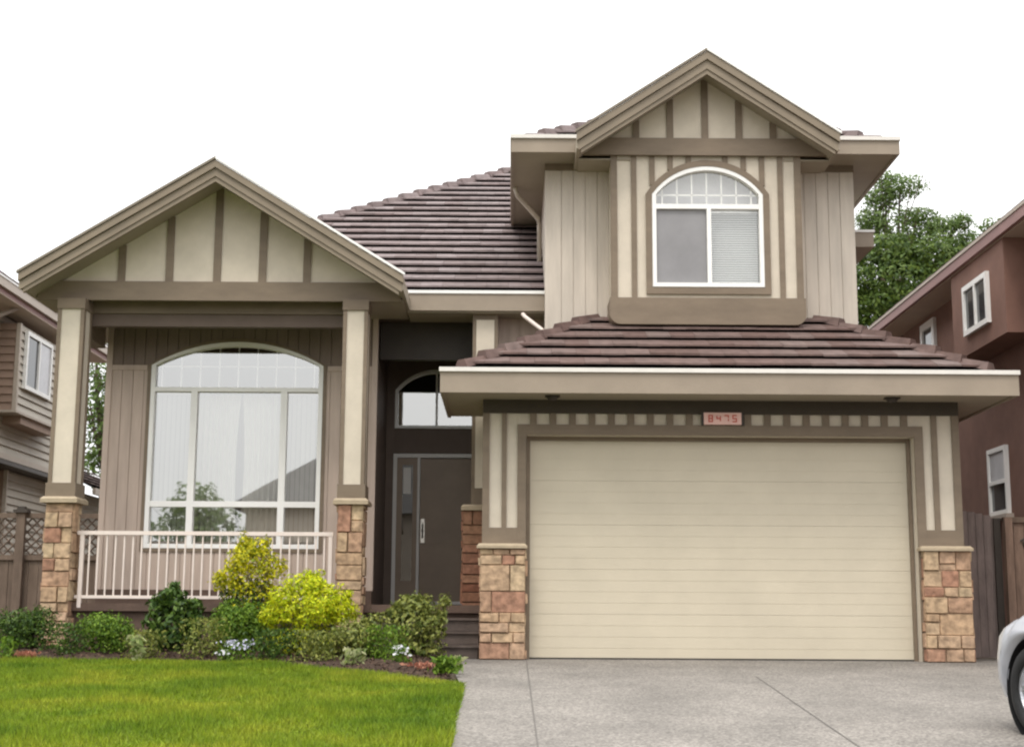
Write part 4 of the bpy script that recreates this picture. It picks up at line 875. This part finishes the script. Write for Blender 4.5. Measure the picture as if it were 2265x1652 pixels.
tree('tree', 'loose leafy tree seen between the porch column and the porch wall', at(230, 1100, 36)[0], 36, 6, lt_, 2800, .14, 'pale', 9)

# ================================================================== CAR
M['cpaint'], nt, b_, _ = nodes('white_car_paint'); b_.inputs['Base Color'].default_value = (.36, .37, .40, 1); b_.inputs['Roughness'].default_value = .3; b_.inputs['Coat Weight'].default_value = .8
M['rubber'] = mat('tyre_rubber', (.018, .018, .018), .8, .2, 10); M['alloy'] = mat('silver_wheel', (.55, .56, .58), .3, .05, 10, metal=.9); M['cglass'], nt, b_, _ = nodes('car_glass'); b_.inputs['Base Color'].default_value = (.02, .025, .03, 1); b_.inputs['Roughness'].default_value = .05
M['lamp'] = mat('headlamp_lens', (.7, .72, .75), .1, .05, 5, spec=.8); M['blackp'] = mat('black_plastic', (.02, .02, .02), .6, .1, 10)
wx, wz = at(2280, 1520, 10.95)
CR = thing('car', 'white car at the right edge with its front wheel turned towards the lawn', 'car', (0, 0, 0))
wheels = (0.0, -2.65)
def Wd(x):   # half width in plan, x measured from front axle
    if x > .40: return .86-.42*((x-.40)/.42)**2
    if x < -3.1: return .86-.2*((-3.1-x)/.45)**2
    return .87
def Zt(x):
    if x > .3: return .86-.18*((x-.3)/.57)**2
    if x > -.9: return .90+(.3-x)*.06
    if x > -2.9: return .97
    return 1.0
def Zb(x):
    z = .24
    for w_ in wheels:
        d = abs(x-w_)
        if d < .40: z = max(z, .33+math.sqrt(.40**2-d*d))
    return z
xs = sorted(set([round(.82-.03*k, 3) for k in range(150) if .82-.03*k > -3.56]+[.4, -.4, -2.25, -3.05, .399, -.399, -2.251, -3.049]))
body = MB(); rings = []
for x in xs:
    w, zt_, zb = Wd(x), Zt(x), Zb(x); zs = zt_-.14; zb = min(zb, zs-.02); half = [(w-.05, zb), (w, zb+(zs-zb)*.3), (w+.01, zb+(zs-zb)*.65), (w-.01, zs), (w-.05, zs+.06), (w-.14, zt_-.02), (w*.5, zt_+.015), (0, zt_+.02)]
    ring = [(x, y, z) for y, z in half]+[(x, -y, z) for y, z in half[-2::-1]]; rings.append(ring)
n = len(rings[0])
for r in rings: body.v += r
for i in range(len(rings)-1):
    for k in range(n-1): body.f.append((i*n+k, i*n+k+1, (i+1)*n+k+1, (i+1)*n+k)); body.m.append(0)
body.f.append(tuple(range(n))); body.f.append(tuple(range((len(rings)-1)*n, len(rings)*n))); body.m += [0, 0]
ob = body.build('body', 'cpaint', CR, smooth=True)
cab = MB(); secs = [(-.55, .98, .72, .98), (-1.25, 1.40, .60, .98), (-2.3, 1.42, .60, .98), (-3.15, 1.02, .70, .98)]
rg = []
for x, z, w, zb in secs: rg.append([(x, .80, zb-.06), (x, w+.02, z-.04), (x, w-.1, z), (x, -w+.1, z), (x, -w-.02, z-.04), (x, -.80, zb-.06)])
for r in rg: cab.v += r
for i in range(3):
    for k in range(5): cab.f.append((i*6+k, i*6+k+1, (i+1)*6+k+1, (i+1)*6+k)); cab.m.append(1 if (k == 2 and i == 1) else 0)
cab.f += [tuple(range(6)), tuple(range(18, 24))]; cab.m += [0, 0]
cab.build('cabin', ['cglass', 'cpaint'], CR)
MBb = MB(); MBb.box(-3.4, .6, -.62, .62, .22, .6); MBb.build('underbody', 'blackp', CR)
for w_ in wheels:
    for s in (1, -1):
        t = MB(); c = (w_, s*.76, .335); R_ = .335
        t.lathe([(.21, -.1), (.27, -.105), (.315, -.09), (R_, -.06), (R_, .06), (.315, .09), (.27, .105), (.21, .1), (.21, -.1)], c, 'y', 40)
        wh = t.build('wheel', 'rubber', CR, smooth=True); rm = MB()
        o_ = s*.085
        rm.lathe([(.215, -.09*s), (.215, o_+.0), (.195, o_), (.185, o_-.03*s), (.17, o_-.04*s)], c, 'y', 40); rm.lathe([(0, o_+.0), (.05, o_), (.06, o_-.02*s)], c, 'y', 20)
        for k in range(7):
            a = 2*math.pi*k/7; d = Vector((math.cos(a), 0, math.sin(a))); p = Vector((-math.sin(a), 0, math.cos(a))); cc = Vector(c)+Vector((0, o_-.012*s, 0)); q = Vector((0, -.02*s, 0))
            f4 = [cc+d*.03-p*.028, cc+d*.19-p*.02, cc+d*.19+p*.02, cc+d*.03+p*.028]; rm.hexa(f4, [v+q for v in f4])
        rm.lathe([(0, o_-.06*s), (.2, o_-.06*s)], c, 'y', 24); rm.build('rim', 'alloy', wh)
        # dark wheel well
    for s in (1, -1): ww = MB(); ww.lathe([(.399, .52*s), (.399, .83*s)], (w_, 0, .33), 'y', 40); ww.build('wheel_well', 'blackp', CR)
for s in (1, -1):
    hl = MB(); hl.hexa([(.52, s*.60, .60), (.66, s*.36, .60), (.80, s*.36, .61), (.66, s*.64, .61)], [(.48, s*.58, .73), (.60, s*.36, .74), (.76, s*.36, .70), (.60, s*.66, .71)]); hl.build('headlight', 'lamp', CR)
B('bumper_insert', 'blackp', CR, (.80, .885, -.36, .36, .34, .46)); B('grille', 'blackp', CR, (.80, .875, -.33, .33, .58, .68)); B('door_gap', 'blackp', ob, (-.62, -.61, .872, .884, .3, .88), (-1.65, -1.64, .872, .884, .3, .88)); B('door_handle', 'cpaint', CR, (-1.55, -1.4, .875, .90, .78, .81))
hd = R(90+12); rear = Vector((wx+.70*math.sin(R(12))*1.0, 10.95)); 
off = Vector((0, .86)); rot = Matrix.Rotation(hd, 2); o2 = Vector((wx, 10.95))-rot @ Vector((0, .86))
CR.rotation_euler = (math.atan(.0532)*math.sin(hd)*0, -math.atan(.0532), hd); CR.location = (o2.x, o2.y, gz(o2.y)+.005)

# ================================================================== ACROSS THE STREET (what the windows mirror)
M['aroof'] = mat('pale_grey_roof', (.34, .33, .325), .8, .1, 2); AH = thing('house', 'plain grey gabled house across the street behind the camera', 'house', (-6, -28, -1))
B('wall', 'ntrim', AH, (-12.0, 1.5, -34, -25, -1.1, 5.6)); mb = MB(); mb.prism([(-12.8, 5.5), (2.2, 5.5), (-6.5, 8.9)], -34.5, -24.5); mb.build('roof', 'aroof', AH)
B('window', 'npane', AH, (-10, -8.4, -24.99, -24.95, .6, 2.2)); B('window', 'npane', AH, (-5, -3.2, -24.99, -24.95, .6, 2.2))
for x, z, r_, s in ((-14.0, 4.9, 1.7, 21), (-18.0, 4.0, 2.1, 22), (-23.0, 3.7, 2.6, 23)):
    tree('tree', {21: 'tall tree beside the house across the street behind the camera', 22: 'middle tree across the street behind the camera', 23: 'broad low tree furthest left across the street behind the camera'}[s], x, -24, z, [(x+a, -24+b, z+c, r_*.7, r_*.7, r_*.7, 1) for a, b, c in ((0, 0, .4), (.9, .3, -.6), (-.9, -.2, -.7), (.1, .6, -1.4))], 2500, .3, 'pale', s, group='trees across the street')

# ================================================================== LIGHT
wd = bpy.data.worlds.new('World'); SC.world = wd; wd.use_nodes = True; nt = wd.node_tree; bg = nt.nodes['Background']
EL, AZ = R(60), R(205)     # sun high behind the camera, slightly to its left
sky = nt.nodes.new('ShaderNodeTexSky'); sky.sky_type = 'NISHITA'; sky.sun_disc = False; sky.sun_elevation = EL; sky.sun_rotation = AZ; sky.air_density = 1.0; sky.dust_density = 3
tc = nt.nodes.new('ShaderNodeTexCoord'); nn = nt.nodes.new('ShaderNodeTexNoise'); nn.inputs['Scale'].default_value = 1.6; nn.inputs['Detail'].default_value = 5; nt.links.new(tc.outputs['Generated'], nn.inputs['Vector'])
cl = ramp(nt, [(.3, (9.0, 9.1, 9.3)), (.7, (10.2, 10.15, 10.0))]); nt.links.new(nn.outputs['Fac'], cl.inputs['Fac'])
mx = nt.nodes.new('ShaderNodeMix'); mx.data_type = 'RGBA'; mx.inputs[0].default_value = .93; nt.links.new(sky.outputs[0], mx.inputs[6]); nt.links.new(cl.outputs[0], mx.inputs[7])
sp_ = nt.nodes.new('ShaderNodeSeparateXYZ'); nt.links.new(tc.outputs['Generated'], sp_.inputs[0])
zr = ramp(nt, [(0, (1.0, 1.0, 1.0)), (.35, (1.3, 1.3, 1.3)), (1, (3.0, 3.0, 3.0))]); nt.links.new(sp_.outputs['Z'], zr.inputs['Fac'])   # overcast sky: brighter overhead than at the horizon
mz = nt.nodes.new('ShaderNodeMix'); mz.data_type = 'RGBA'; mz.blend_type = 'MULTIPLY'; mz.inputs[0].default_value = 1
nt.links.new(mx.outputs[2], mz.inputs[6]); nt.links.new(zr.outputs[0], mz.inputs[7]); nt.links.new(mz.outputs[2], bg.inputs['Color']); bg.inputs['Strength'].default_value = .12
sun = bpy.data.lights.new('sun', 'SUN'); sun.energy = 1.4; sun.angle = R(14); sun.color = (1, .94, .87); so = bpy.data.objects.new('sun', sun); COL.objects.link(so)
dirv = Vector((-.42, -1.0, 0)).normalized()*math.cos(EL)+Vector((0, 0, math.sin(EL))); so.rotation_euler = dirv.to_track_quat('Z', 'Y').to_euler()
sky.sun_rotation = math.atan2(dirv.x, dirv.y)
SC.view_settings.view_transform = 'Standard'; SC.view_settings.look = 'None'; SC.view_settings.exposure = .15; SC.view_settings.gamma = 1
SC.cycles.filter_width = 2.2; SC.cycles.max_bounces = 8; SC.cycles.transparent_max_bounces = 12
